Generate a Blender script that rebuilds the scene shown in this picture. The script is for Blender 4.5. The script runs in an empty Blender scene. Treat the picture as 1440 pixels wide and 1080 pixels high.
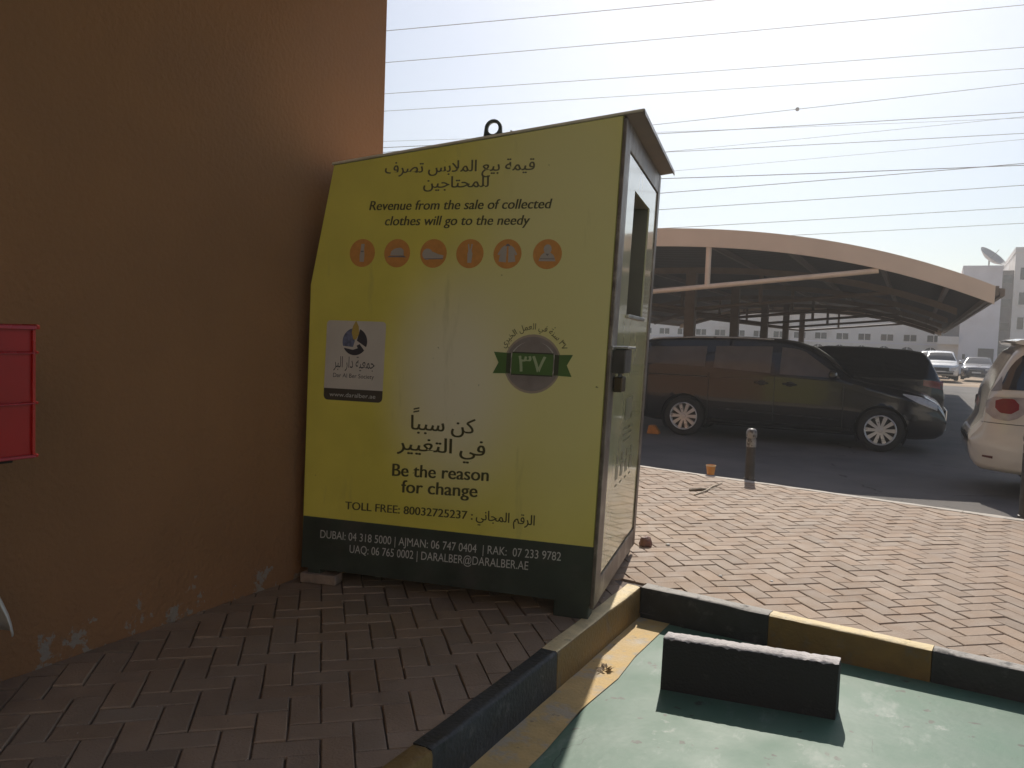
import bpy, bmesh, math, random
from mathutils import Vector, Matrix
random.seed(7)
R = math.radians
scene = bpy.context.scene
col = scene.collection

# ------------------------------------------------------------------ camera
cd = bpy.data.cameras.new('camera'); cam = bpy.data.objects.new('camera', cd); col.objects.link(cam)
cd.sensor_width = 36; cd.lens = 28.75; cd.clip_start = 0.05; cd.clip_end = 3000
HEAD, PITCH, ROLL = R(27.4), R(3.25), R(2.1)
_fw = Vector((-math.sin(HEAD), math.cos(HEAD), 0)); _rt = Vector((math.cos(HEAD), math.sin(HEAD), 0)); _up = Vector((0, 0, 1))
_F = _fw * math.cos(PITCH) - _up * math.sin(PITCH); _U = _up * math.cos(PITCH) + _fw * math.sin(PITCH)
_R2 = _rt * math.cos(ROLL) + _U * math.sin(ROLL); _U2 = -_rt * math.sin(ROLL) + _U * math.cos(ROLL)
_m = Matrix((_R2, _U2, -_F)).transposed().to_4x4(); _m.translation = Vector((0, 0, 1.6))
cam.matrix_world = _m
scene.camera = cam

# ------------------------------------------------------------------ sky and sun
HAZE = .0027
SUN_EL, SUN_AZ = R(42), R(-12)            # azimuth measured from +Y towards +X
w = bpy.data.worlds.new("World"); scene.world = w; w.use_nodes = True
nt = w.node_tree; bg = nt.nodes['Background']
sky = nt.nodes.new('ShaderNodeTexSky'); sky.sky_type = 'NISHITA'; sky.sun_disc = False
sky.sun_elevation = SUN_EL; sky.sun_rotation = SUN_AZ; sky.air_density = 1.0; sky.dust_density = 0.8; sky.ozone_density = 1.0
nt.links.new(sky.outputs[0], bg.inputs[0]); bg.inputs[1].default_value = 0.08
sl = bpy.data.lights.new('sun', 'SUN'); sl.energy = 4.0; sl.angle = R(0.5); sl.color = (1, .94, .84)
sun = bpy.data.objects.new('sun', sl); col.objects.link(sun)
_sd = Vector((math.sin(SUN_AZ) * math.cos(SUN_EL), math.cos(SUN_AZ) * math.cos(SUN_EL), math.sin(SUN_EL)))
sun.rotation_euler = _sd.to_track_quat('Z', 'Y').to_euler(); sun.location = (0, 20, 30)
scene.view_settings.view_transform = 'Standard'; scene.view_settings.look = 'None'
scene.view_settings.exposure = 0.3; scene.view_settings.gamma = 1
scene.view_settings.use_curve_mapping = False

# ------------------------------------------------------------------ helpers
class MB:
    """collects faces; build() links them as ONE mesh object"""
    def __init__(s): s.v = []; s.f = []; s.m = []
    def face(s, pts, mi=0):
        b = len(s.v); s.v += [tuple(p) for p in pts]; s.f.append(tuple(range(b, b + len(pts)))); s.m.append(mi)
    def grid(s, rows, mi=0, closed=False):
        b = len(s.v); n = len(rows[0])
        for r in rows: s.v += [tuple(p) for p in r]
        for i in range(len(rows) - 1):
            for j in range(n if closed else n - 1):
                k = (j + 1) % n
                s.f.append((b + i * n + j, b + i * n + k, b + (i + 1) * n + k, b + (i + 1) * n + j)); s.m.append(mi)
    def box(s, x0, x1, y0, y1, z0, z1, mi=0, fn=None):
        P = [(x0, y0, z0), (x1, y0, z0), (x1, y1, z0), (x0, y1, z0), (x0, y0, z1), (x1, y0, z1), (x1, y1, z1), (x0, y1, z1)]
        if fn: P = [fn(*p) for p in P]
        b = len(s.v); s.v += [tuple(p) for p in P]
        for f in ((0, 3, 2, 1), (4, 5, 6, 7), (0, 1, 5, 4), (1, 2, 6, 5), (2, 3, 7, 6), (3, 0, 4, 7)):
            s.f.append(tuple(b + i for i in f)); s.m.append(mi)
    def prism(s, poly, a, b2, axis='y', mi=0, fn=None):
        def P(p, t):
            q = (p[0], t, p[1]) if axis == 'y' else ((t, p[0], p[1]) if axis == 'x' else (p[0], p[1], t))
            return tuple(fn(*q)) if fn else q
        b = len(s.v); n = len(poly)
        s.v += [P(p, a) for p in poly] + [P(p, b2) for p in poly]
        s.f.append(tuple(b + i for i in range(n))); s.m.append(mi)
        s.f.append(tuple(b + n + i for i in reversed(range(n)))); s.m.append(mi)
        for i in range(n):
            j = (i + 1) % n; s.f.append((b + j, b + i, b + n + i, b + n + j)); s.m.append(mi)
    def tube(s, pts, r, n=8, mi=0, caps=True):
        pts = [Vector(p) for p in pts]; rows = []; prev = None
        rr = r if isinstance(r, (list, tuple)) else [r] * len(pts)
        for i, p in enumerate(pts):
            d = (pts[min(i + 1, len(pts) - 1)] - pts[max(i - 1, 0)]).normalized()
            if prev is None:
                u = d.orthogonal().normalized()
            else:
                u = (prev - d * prev.dot(d)).normalized()
            prev = u; vv = d.cross(u)
            rows.append([p + (u * math.cos(2 * math.pi * k / n) + vv * math.sin(2 * math.pi * k / n)) * rr[i] for k in range(n)])
        s.grid(rows, mi, closed=True)
        if caps:
            s.face(list(reversed(rows[0])), mi); s.face(rows[-1], mi)
    def lathe(s, prof, o=(0, 0, 0), axis='z', n=24, mi=0, M=None):
        rows = []
        for (r, h) in prof:
            row = []
            for k in range(n):
                c, q = r * math.cos(2 * math.pi * k / n), r * math.sin(2 * math.pi * k / n)
                p = {'z': (c, q, h), 'y': (c, h, q), 'x': (h, c, q)}[axis]
                p = Vector(p)
                if M: p = M @ p
                row.append(tuple(Vector(o) + p))
            rows.append(row)
        s.grid(rows, mi, closed=True)
    def build(s, name, mat, parent=None, smooth=False, bevel=0, seg=2, loc=None, recalc=True):
        me = bpy.data.meshes.new(name); me.from_pydata(s.v, [], s.f)
        mats = mat if isinstance(mat, (list, tuple)) else [mat]
        for m in mats: me.materials.append(m)
        for p, mi in zip(me.polygons, s.m): p.material_index = mi
        if recalc:
            bm = bmesh.new(); bm.from_mesh(me)
            bmesh.ops.remove_doubles(bm, verts=bm.verts, dist=1e-5)
            bmesh.ops.recalc_face_normals(bm, faces=bm.faces); bm.to_mesh(me); bm.free()
        o = bpy.data.objects.new(name, me); col.objects.link(o)
        if parent: o.parent = parent
        if loc: o.location = loc
        if smooth:
            for p in me.polygons: p.use_smooth = True
            try: me.set_sharp_from_angle(angle=R(38 if smooth is True else smooth))
            except Exception: pass
        if bevel:
            b = o.modifiers.new('bevel', 'BEVEL'); b.width = bevel; b.segments = seg; b.limit_method = 'ANGLE'; b.angle_limit = R(40)
        return o

def empty(name, loc=(0, 0, 0), rz=0):
    o = bpy.data.objects.new(name, None); col.objects.link(o); o.location = loc; o.rotation_euler = (0, 0, rz); o.empty_display_size = .2
    return o
def tag(o, label=None, cat=None, group=None, kind=None):
    if label: o['label'] = label
    if cat: o['category'] = cat
    if group: o['group'] = group
    if kind: o['kind'] = kind
    return o
def copy_tree(o, parent=None):
    c = o.copy(); col.objects.link(c); c.parent = parent
    for ch in list(o.children): copy_tree(ch, c)
    return c
def lerp(pl, x):
    if x <= pl[0][0]: return pl[0][1]
    for (a, b), (c, d) in zip(pl, pl[1:]):
        if x <= c: return b + (d - b) * (x - a) / (c - a) if c > a else d
    return pl[-1][1]

# ------------------------------------------------------------------ materials
def mat(name, c, rough=.6, var=.12, scale=6, bump=.0, bscale=60, metal=0, coat=0, spec=.5, c2=None, c2s=2.0, c2t=(.5, .6), detail=6, emit=None):
    m = bpy.data.materials.new(name); m.use_nodes = True; n = m.node_tree; p = n.nodes['Principled BSDF']
    L = n.links.new
    tc = n.nodes.new('ShaderNodeTexCoord')
    p.inputs['Roughness'].default_value = rough; p.inputs['Metallic'].default_value = metal
    p.inputs['Coat Weight'].default_value = coat; p.inputs['Coat Roughness'].default_value = .05
    p.inputs['Specular IOR Level'].default_value = spec
    nz = n.nodes.new('ShaderNodeTexNoise'); nz.inputs['Scale'].default_value = scale; nz.inputs['Detail'].default_value = detail
    L(tc.outputs['Object'], nz.inputs['Vector'])
    mr = n.nodes.new('ShaderNodeMapRange'); mr.inputs['From Min'].default_value = .3; mr.inputs['From Max'].default_value = .7
    mr.inputs['To Min'].default_value = 1 - var; mr.inputs['To Max'].default_value = 1 + var
    L(nz.outputs[0], mr.inputs[0])
    mx = n.nodes.new('ShaderNodeMix'); mx.data_type = 'RGBA'; mx.blend_type = 'MULTIPLY'; mx.inputs[0].default_value = 1
    mx.inputs[6].default_value = (*c, 1); L(mr.outputs[0], mx.inputs[7])
    out = mx.outputs[2]
    if c2:
        n2 = n.nodes.new('ShaderNodeTexNoise'); n2.inputs['Scale'].default_value = c2s; n2.inputs['Detail'].default_value = 8; n2.inputs['Roughness'].default_value = .65
        L(tc.outputs['Object'], n2.inputs['Vector'])
        r2 = n.nodes.new('ShaderNodeMapRange'); r2.inputs['From Min'].default_value = c2t[0]; r2.inputs['From Max'].default_value = c2t[1]
        L(n2.outputs[0], r2.inputs[0])
        m2 = n.nodes.new('ShaderNodeMix'); m2.data_type = 'RGBA'; L(r2.outputs[0], m2.inputs[0]); L(out, m2.inputs[6]); m2.inputs[7].default_value = (*c2, 1)
        out = m2.outputs[2]
    L(out, p.inputs['Base Color'])
    # slight roughness break-up
    rr = n.nodes.new('ShaderNodeMapRange'); rr.inputs['From Min'].default_value = .3; rr.inputs['From Max'].default_value = .7
    rr.inputs['To Min'].default_value = max(.02, rough * .85); rr.inputs['To Max'].default_value = min(1, rough * 1.15); L(nz.outputs[0], rr.inputs[0]); L(rr.outputs[0], p.inputs['Roughness'])
    if bump:
        nb = n.nodes.new('ShaderNodeTexNoise'); nb.inputs['Scale'].default_value = bscale; nb.inputs['Detail'].default_value = 6
        L(tc.outputs['Object'], nb.inputs['Vector'])
        bp = n.nodes.new('ShaderNodeBump'); bp.inputs['Strength'].default_value = bump; bp.inputs['Distance'].default_value = .02
        L(nb.outputs[0], bp.inputs['Height']); L(bp.outputs[0], p.inputs['Normal'])
    m['out'] = 0
    return m
def nodes(m): return m.node_tree, m.node_tree.nodes['Principled BSDF']
def layer(m, fac_socket, c):
    """mix colour c over the material's base colour by a 0..1 socket"""
    n, p = nodes(m); src = p.inputs['Base Color'].links[0].from_socket
    x = n.nodes.new('ShaderNodeMix'); x.data_type = 'RGBA'
    n.links.new(fac_socket, x.inputs[0]); n.links.new(src, x.inputs[6]); x.inputs[7].default_value = (*c, 1)
    n.links.new(x.outputs[2], p.inputs['Base Color'])
def N(m, t, **kw):
    nd = m.node_tree.nodes.new(t)
    for k, v in kw.items(): setattr(nd, k, v)
    return nd
def noise_mask(m, scale, lo, hi, detail=6, rough=.6, stretch=None, zrange=None):
    n = m.node_tree; tc = N(m, 'ShaderNodeTexCoord'); src = tc.outputs['Object']
    if stretch:
        mp = N(m, 'ShaderNodeMapping'); mp.inputs['Scale'].default_value = stretch; n.links.new(src, mp.inputs[0]); src = mp.outputs[0]
    nz = N(m, 'ShaderNodeTexNoise'); nz.inputs['Scale'].default_value = scale; nz.inputs['Detail'].default_value = detail; nz.inputs['Roughness'].default_value = rough
    n.links.new(src, nz.inputs['Vector'])
    val = nz.outputs[0]
    if zrange:   # noise raised near the ground, fading out by height
        sp = N(m, 'ShaderNodeSeparateXYZ'); n.links.new(tc.outputs['Object'], sp.inputs[0])
        mz = N(m, 'ShaderNodeMapRange'); mz.inputs['From Min'].default_value = zrange[0]; mz.inputs['From Max'].default_value = zrange[1]
        mz.inputs['To Min'].default_value = zrange[2]; mz.inputs['To Max'].default_value = zrange[3]; n.links.new(sp.outputs[2], mz.inputs[0])
        ad = N(m, 'ShaderNodeMath', operation='ADD'); n.links.new(val, ad.inputs[0]); n.links.new(mz.outputs[0], ad.inputs[1]); val = ad.outputs[0]
    r = N(m, 'ShaderNodeMapRange'); r.inputs['From Min'].default_value = lo; r.inputs['From Max'].default_value = hi
    n.links.new(val, r.inputs[0])
    return r.outputs[0]

M = {}
M['stucco'] = mat('stucco', (.30, .15, .07), .85, .10, 1.3, .5, 38, spec=.25)
layer(M['stucco'], noise_mask(M['stucco'], 3.2, .52, .75, stretch=(1, 1, .18)), (.29, .145, .068))
layer(M['stucco'], noise_mask(M['stucco'], 6.5, .715, .74, 10, .68, zrange=(.12, .75, .20, -.12)), (.30, .25, .20))
layer(M['stucco'], noise_mask(M['stucco'], 9, .72, .80, 8, .7, zrange=(.1, .6, .18, -.1)), (.22, .16, .11))
def cracks(m, scale, width, c, lo=.5, hi=.56, warp=.35):
    n = m.node_tree; tc = N(m, 'ShaderNodeTexCoord'); nz = N(m, 'ShaderNodeTexNoise'); nz.inputs['Scale'].default_value = 3; nz.inputs['Detail'].default_value = 6
    n.links.new(tc.outputs['Object'], nz.inputs['Vector'])
    mx = N(m, 'ShaderNodeMix', data_type='RGBA', blend_type='ADD'); mx.inputs[0].default_value = warp
    n.links.new(tc.outputs['Object'], mx.inputs[6]); n.links.new(nz.outputs[1], mx.inputs[7])
    vo = N(m, 'ShaderNodeTexVoronoi', feature='DISTANCE_TO_EDGE'); vo.inputs['Scale'].default_value = scale; n.links.new(mx.outputs[2], vo.inputs['Vector'])
    r = N(m, 'ShaderNodeMapRange'); r.inputs['From Min'].default_value = width; r.inputs['From Max'].default_value = width * .4; n.links.new(vo.outputs['Distance'], r.inputs[0])
    mu = N(m, 'ShaderNodeMath', operation='MULTIPLY'); n.links.new(r.outputs[0], mu.inputs[0]); n.links.new(noise_mask(m, 1.3, lo, hi), mu.inputs[1])
    layer(m, mu.outputs[0], c)
M['coping'] = mat('coping', (.5, .32, .2), .8)
M['asphalt'] = mat('asphalt', (.15, .137, .128), .9, .22, 1.2, .5, 140, c2=(.20, .18, .165), c2s=.5, c2t=(.45, .7), spec=.3)
layer(M['asphalt'], noise_mask(M['asphalt'], 2.2, .66, .72, 8, .7), (.10, .09, .085))
cracks(M['asphalt'], .3, .005, (.085, .078, .072), .52, .57)
M['sand'] = mat('sand', (.36, .25, .16), .95, .2, .8, .6, 20, c2=(.42, .31, .21), c2s=.12)
M['green'] = mat('green_floor_paint', (.088, .172, .120), .52, .12, 3.0, .05, 25, c2=(.125, .20, .152), c2s=1.4, c2t=(.45, .7), spec=.32)
layer(M['green'], noise_mask(M['green'], 4, .62, .69, 9, .72), (.30, .34, .30))
layer(M['green'], noise_mask(M['green'], 11, .665, .70, 3, .5), (.07, .08, .06))
layer(M['green'], noise_mask(M['green'], 2.4, .55, .72, 10, .72, stretch=(1.6, .7, 1)), (.26, .31, .27))
layer(M['green'], noise_mask(M['green'], 3.1, .62, .68, 10, .8), (.08, .125, .10))
cracks(M['green'], .7, .0025, (.06, .10, .075), .53, .58)
M['yline'] = mat('worn_yellow_line', (.58, .40, .17), .75, .15, 8, .2, 60, c2=(.46, .38, .27), c2s=7, c2t=(.5, .62))
layer(M['yline'], noise_mask(M['yline'], 15, .64, .70, 8, .7), (.20, .155, .10))
M['kerb_black'] = mat('kerb_black_paint', (.035, .035, .036), .6, .3, 12, .3, 50, c2=(.10, .095, .09), c2s=9, c2t=(.58, .7))
M['kerb_yellow'] = mat('kerb_yellow_paint', (.205, .122, .036), .6, .15, 10, .3, 50, c2=(.16, .12, .075), c2s=8, c2t=(.55, .68))
M['kerb_black_top'] = mat('kerb_black_worn_sunlit_top', (.36, .33, .30), .75, .25, 14, .3, 50, c2=(.08, .075, .07), c2s=12, c2t=(.55, .68))  # pale from wear and from sunlight painted into the top
M['kerb_yellow_top'] = mat('kerb_yellow_worn_sunlit_top', (.76, .60, .34), .7, .15, 12, .3, 50, c2=(.50, .40, .24), c2s=10, c2t=(.55, .68))
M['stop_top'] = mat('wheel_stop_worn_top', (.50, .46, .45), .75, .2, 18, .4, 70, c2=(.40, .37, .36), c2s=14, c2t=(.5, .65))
M['kerb_pale'] = mat('weathered_concrete', (.52, .47, .41), .85, .2, 8, .3, 50, c2=(.35, .3, .26), c2s=5, c2t=(.55, .7))
M['joint'] = mat('joint_sand', (.16, .12, .095), .95, .25, 20, .3, 90)
M['stop'] = mat('wheel_stop_rubber', (.026, .025, .025), .75, .25, 14, .35, 80)
layer(M['stop'], noise_mask(M['stop'], 11, .6, .8, 8, .7), (.06, .056, .055))
M['black'] = mat('black_plastic', (.02, .02, .02), .5, .2)
M['rubber'] = mat('tyre_rubber', (.022, .021, .02), .8, .25, 10, .2, 90)
M['chrome'] = mat('chrome', (.75, .75, .75), .12, .03, metal=1)
M['alloy'] = mat('alloy', (.74, .73, .72), .3, .05, metal=.55)
M['steel'] = mat('galvanised_steel', (.42, .41, .39), .38, .2, 9, metal=.9)
M['plate_white'] = mat('pale_plate', (.75, .74, .7), .5)

# ------------------------------------------------------------------ ground, road, pavement
def sheet(name, poly, z, m):
    b = MB(); b.face([(x, y, z(x) if callable(z) else z) for x, y in poly]); return tag(b.build(name, m), kind='structure')
sheet('ground', [(-600, -300), (600, -300), (600, 900), (-600, 900)], -.11, M['sand'])
sheet('road', [(-70, 4.6), (60, 4.6), (60, 46), (-70, 46)], 0, M['asphalt'])
sheet('side_road', [(5.9, -30), (60, -30), (60, 3.9), (5.9, 3.9)], -.03, M['asphalt'])
ZF = lambda x: -.04 + min(1.0, (x + 1.5) / 2.6) * .055        # the parking floor falls towards the corner
sheet('green_parking_floor', [(-1.30, -6), (1.1, -6), (6, -6), (6, 4.0), (1.1, 4.34), (.44, 4.42), (-1.30, 4.63)], lambda x: ZF(x) + .004, M['green'])
sheet('yellow_edge_line', [(-1.49, -6), (-1.285, -6), (-1.285, 2.9), (-1.305, 3.3), (-1.28, 3.7), (-1.30, 4.0), (-1.29, 4.63), (-1.49, 4.65)], lambda x: ZF(x) + .009, M['yline'])

CROSS = lambda x: 4.62 - .12 * (x + 1.55)         # front face of the cross kerb
FAR = lambda x: 9.22 - .18 * (x + 3.0)            # outer edge of the far kerb
XK = -1.48                                        # face of the kerb beside the wall
ZP = .15
# pavement bed
b = MB()
b.face([(-14, 4.36, ZP - .012), (-3.26, 4.36, ZP - .012), (-3.26, -10, ZP - .012), (XK - .05, -10, ZP - .012), (XK - .05, CROSS(XK) + .05, ZP - .012), (12, CROSS(12) + .05, ZP - .012), (12, FAR(12) - .05, ZP - .012), (-14, FAR(-14) - .05, ZP - .012)])
tag(b.build('pavement_bed', M['joint']), kind='structure')
# herringbone pavers
pm = mat('clay_pavers', (.305, .213, .150), .7, .12, 9, .35, 110, c2=(.36, .265, .195), c2s=1.1, c2t=(.42, .7), spec=.35)
_n, _p = nodes(pm)
at = N(pm, 'ShaderNodeVertexColor'); at.layer_name = 'tone'
mul = N(pm, 'ShaderNodeMix'); mul.data_type = 'RGBA'; mul.blend_type = 'MULTIPLY'; mul.inputs[0].default_value = 1
_src = _p.inputs['Base Color'].links[0].from_socket
_n.links.new(_src, mul.inputs[6]); _n.links.new(at.outputs[0], mul.inputs[7]); _n.links.new(mul.outputs[2], _p.inputs['Base Color'])
layer(pm, noise_mask(pm, 5.5, .68, .80, 10, .7), (.20, .145, .115))
layer(pm, noise_mask(pm, 46, .76, .79, 2, .5), (.6, .55, .48))
def clip(poly, f):
    """keep the part of a polygon where f >= 0"""
    out = []
    for i in range(len(poly)):
        p, q = poly[i], poly[(i + 1) % len(poly)]; a, c = f(*p), f(*q)
        if a >= 0: out.append(p)
        if (a >= 0) != (c >= 0):
            t = a / (a - c); out.append((p[0] + (q[0] - p[0]) * t, p[1] + (q[1] - p[1]) * t))
    return out
F_CROSS = lambda x, y: y - CROSS(x) - .084
F_FAR = lambda x, y: FAR(x) - .109 - y
F_KERB = lambda x, y: XK - .084 - x
F_WALL = lambda x, y: x + 3.247
F_SIDE = lambda x, y: y - 4.36
LB, WB, J = .232, .116, .0035
ca, sa = math.cos(R(40.5)), math.sin(R(40.5))
vs, fs, tones = [], [], []
for i in range(-90, 150):
    for j in range(-110, 110):
        k = (i - j) % 4
        if k == 0: u0, u1, v0, v1 = i, i + 2, j, j + 1
        elif k == 3: u0, u1, v0, v1 = i, i + 1, j, j + 2
        else: continue
        cu, cv = (u0 + u1) / 2 * WB, (v0 + v1) / 2 * WB
        x, y = cu * ca - cv * sa, cu * sa + cv * ca + 2.0
        if not (-11 < x < 9 and -6 < y < 11.5): continue
        if y < 4.2 and x < -3.45: continue
        if y < CROSS(x) - .2 and x > XK: continue
        hu, hv = (u1 - u0) / 2 * WB - J, (v1 - v0) / 2 * WB - J
        dz = random.gauss(0, .0016); tx, ty = random.gauss(0, .008), random.gauss(0, .008)
        da = random.gauss(0, .012)
        base = len(vs)
        cor = [(cu + su * hu, cv + sv * hv) for su, sv in ((-1, -1), (1, -1), (1, 1), (-1, 1))]
        cor = [(U * ca - V * sa, U * sa + V * ca + 2.0) for U, V in cor]; cl = cor
        for f_ in ([F_KERB, F_WALL] if y < CROSS(XK) - .06 and x < XK + .1 else ([F_CROSS] if x > XK - .2 and y < 7 else []) + ([F_FAR] if y > 7 else []) + ([F_SIDE] if x < -3.25 and y < 5 else []) + ([F_WALL] if y < 4.2 else [])):
            cl = clip(cl, f_)
            if len(cl) < 3: break
        if len(cl) < 3: continue
        if cl != cor:
            g = random.gauss(1, .05); n_ = len(cl)
            vs += [(a, c, ZP - .03) for a, c in cl] + [(a, c, ZP - .001 + dz) for a, c in cl]
            fs.append(tuple(base + n_ + q for q in range(n_)))
            for q in range(n_): fs.append((base + q, base + (q + 1) % n_, base + n_ + (q + 1) % n_, base + n_ + q))
            tones += [(g, g, g, 1)] * (2 * n_); continue
        for (q, zz) in ((0, ZP - .03), (0, ZP - .004), (.004, ZP)):
            for su, sv in ((-1, -1), (1, -1), (1, 1), (-1, 1)):
                uu, vv = su * (hu - q), sv * (hv - q)
                uu, vv = uu - vv * da, vv + uu * da
                U, V = cu + uu, cv + vv
                vs.append((U * ca - V * sa, U * sa + V * ca + 2.0, zz + dz + tx * uu + ty * vv))
        for a, c in ((0, 4), (4, 8)):
            for q in range(4):
                r = (q + 1) % 4; fs.append((base + a + q, base + a + r, base + c + r, base + c + q))
        fs.append((base + 8, base + 9, base + 10, base + 11))
        g = random.gauss(1, .05); wv = random.gauss(0, .02)
        if random.random() < .03: g *= .86
        tones += [(g * (1 + wv), g, g * (1 - wv), 1)] * 12
me = bpy.data.meshes.new('pavement'); me.from_pydata(vs, [], fs); me.materials.append(pm)
ca_ = me.color_attributes.new('tone', 'FLOAT_COLOR', 'POINT')
ca_.data.foreach_set('color', [c for t in tones for c in t])
po = bpy.data.objects.new('pavement', me); col.objects.link(po); tag(po, kind='structure')

def kerb_run(p0, p1, inward, m, h=ZP + .004, wd=.085, worn=True):
    """one painted kerb length from p0 to p1 (outer face), rounded nose"""
    p0, p1 = Vector((*p0, 0)), Vector((*p1, 0)); d = (p1 - p0); L = d.length; d.normalize(); nrm = Vector((*inward, 0)).normalized()
    prof = [(0.0, -.08), (.003, h - .018), (.007, h - .006), (.016, h - .001), (.03, h), (wd, h), (wd, -.08)]
    n = max(2, int(L / .12)); rows = []
    for i in range(n + 1):
        p = p0 + d * (L * i / n)
        rows.append([p + nrm * (a + random.gauss(0, .0012)) + Vector((0, 0, z + random.gauss(0, .0016))) for a, z in prof])
    b = MB(); b.grid(rows)
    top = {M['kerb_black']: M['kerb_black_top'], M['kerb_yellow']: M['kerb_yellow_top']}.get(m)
    if not worn: top = None  # worn also marks the lengths with sunlight painted into their tops
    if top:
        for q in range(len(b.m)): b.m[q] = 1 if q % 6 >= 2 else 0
    b.face(rows[0]); b.face(rows[-1])
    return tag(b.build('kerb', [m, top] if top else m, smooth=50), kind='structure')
KB, KY = M['kerb_black'], M['kerb_yellow']
ys = [4.615, 3.42, 2.36, 1.3, .25, -.8, -1.9, -3, -4.1, -5.2]
for i in range(len(ys) - 1):
    kerb_run((XK, ys[i] - .002), (XK, ys[i + 1] + .002), (-1, 0), KY if i % 2 == 0 else KB, worn=(i == 0))  # sunlit top painted only on the corner length; shaded lengths stay plain
xs = [XK + .001, -.73, .06, .86, 1.66, 2.46, 3.3, 4.1, 4.9, 5.7, 6.5, 7.3]
for i in range(len(xs) - 1):
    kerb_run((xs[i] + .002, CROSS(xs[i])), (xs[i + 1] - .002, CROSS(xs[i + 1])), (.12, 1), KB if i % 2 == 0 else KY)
xf = [-10.5 + .9 * i for i in range(20)]
for a, c in zip(xf, xf[1:]):
    kerb_run((a, FAR(a)), (c - .004, FAR(c)), (-.18, -1), M['kerb_pale'], h=ZP + .003, wd=.11)

# ------------------------------------------------------------------ building with the tan wall
bl = tag(empty('building', (-3.25, 4.352, 0)), 'tall tan brown rendered building wall with peeling paint at its foot, behind yellow bin', 'building')
b = MB(); b.box(-9, 0, -16, 0, -.02, 10.5); b.build('wall', M['stucco'], bl, bevel=.012)
b = MB(); b.box(-9.05, .06, -16.05, .06, 10.5, 10.72); b.build('parapet', M['coping'], bl, bevel=.02)
M['shade_slab'] = mat('dark_shade_slab', (.12, .09, .065), .8)
b = MB(); b.box(.012, 2.5, -13, -.25, 4.25, 4.6); b.box(.012, 2.5, -.25, -.19, 4.15, 4.8); b.box(2.5, 2.56, -13, -.19, 4.15, 4.8); b.build('added_shade_slab', M['shade_slab'], bl)  # slab added out of view to block sky light from wall and paving
M['unseen_wing'] = mat('pale_render', (.68, .61, .52), .85, .06, .6, .3, 30)
b = MB(); b.box(5.0, 30, -21, -15.2, -.02, 12.0); b.box(.06, 5.0, -21, -15.25, -.02, 12.0, 1)  # unseen wing behind the camera; pale front and dark end shaped for bounce
for k in range(7):
    b.box(6.0 + 3.4 * k, 7.4 + 3.4 * k, -15.2, -15.12, 4.6, 6.2, 1); b.box(5.6 + 3.4 * k, 7.8 + 3.4 * k, -15.2, -15.10, .2, 2.6, 1)
b.build('unseen_wing', [M['unseen_wing'], M['black']], bl)
# ------------------------------------------------------------------ clothes donation bin
BA = R(10.8); KL = .027
BD = 1.47                                   # depth of the bin
bin_ = tag(empty('donation_bin', (-1.52, 3.91, ZP), BA), 'yellow and dark green metal clothes donation bin with writing on its side, on the pavement', 'donation bin')
S = lambda x, y, z: (x + KL * z, y, z)       # the whole bin leans slightly to the right
PROF = [(-1.70, .09), (-1.725, 1.708), (-1.612, 2.372), (-.006, 2.578), (-.006, .09)]     # outline of the side, (x, z)
M['bin_metal'] = mat('bin_side_metal', (.30, .28, .06), .45, .15, 5, coat=.2)
M['bin_frame'] = mat('worn_steel_frame', (.17, .14, .12), .42, .3, 9, .1, 40, metal=.55, c2=(.33, .29, .25), c2s=6, c2t=(.5, .66))
M['bin_dark'] = mat('dark_green_skirt', (.045, .055, .042), .5, .2, 6, c2=(.075, .07, .06), c2s=4, c2t=(.5, .75))
M['inside'] = mat('bin_interior', (.17, .155, .12), .8)
M['bin_roof'] = mat('bin_roof_metal', (.68, .58, .46), .5, .1, 5, metal=.0)
# printed side: lemon yellow fading to pale beige in the middle (the print itself)
PY = mat('printed_side', (.74, .63, .11), .42, .07, 3.5, spec=.4)
def fade(m, cx, cz, sx, sz, lo, hi, c):
    n = m.node_tree; tc = N(m, 'ShaderNodeTexCoord'); mp = N(m, 'ShaderNodeMapping')
    mp.inputs['Location'].default_value = (-cx / sx, 0, -cz / sz); mp.inputs['Scale'].default_value = (1 / sx, 0, 1 / sz)
    n.links.new(tc.outputs['Object'], mp.inputs[0])
    ln = N(m, 'ShaderNodeVectorMath', operation='LENGTH'); n.links.new(mp.outputs[0], ln.inputs[0])
    r = N(m, 'ShaderNodeMapRange', interpolation_type='SMOOTHSTEP'); r.inputs['From Min'].default_value = lo; r.inputs['From Max'].default_value = hi; r.inputs['To Min'].default_value = 1; r.inputs['To Max'].default_value = 0
    n.links.new(ln.outputs['Value'], r.inputs[0]); layer(m, r.outputs[0], c)
fade(PY, -.20, 1.75, .62, 1.5, .3, 1.3, (.76, .67, .30))
fade(PY, -.80, 1.20, .50, .80, .15, 1.05, (.83, .74, .54))
layer(PY, noise_mask(PY, 3.0, .60, .95, 8, .7, stretch=(2.2, 1, .35)), (.42, .36, .14))
layer(PY, noise_mask(PY, 30, .74, .77, 3, .5), (.22, .19, .07))
# body shell: left, back and bottom; right face gets a frame with a hole for the mouth
body = MB()
for (a, c) in ((0, 1), (1, 2)):
    p, q = PROF[a], PROF[c]
    body.face([S(p[0], 0, p[1]), S(p[0], BD, p[1]), S(q[0], BD, q[1]), S(q[0], 0, q[1])])
body.face([S(x, BD, z) for x, z in PROF])
body.face([S(x, 0, z) for x, z in PROF])
body.face([S(PROF[0][0], 0, .09), S(PROF[4][0], 0, .09), S(PROF[4][0], BD, .09), S(PROF[0][0], BD, .09)])
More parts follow.
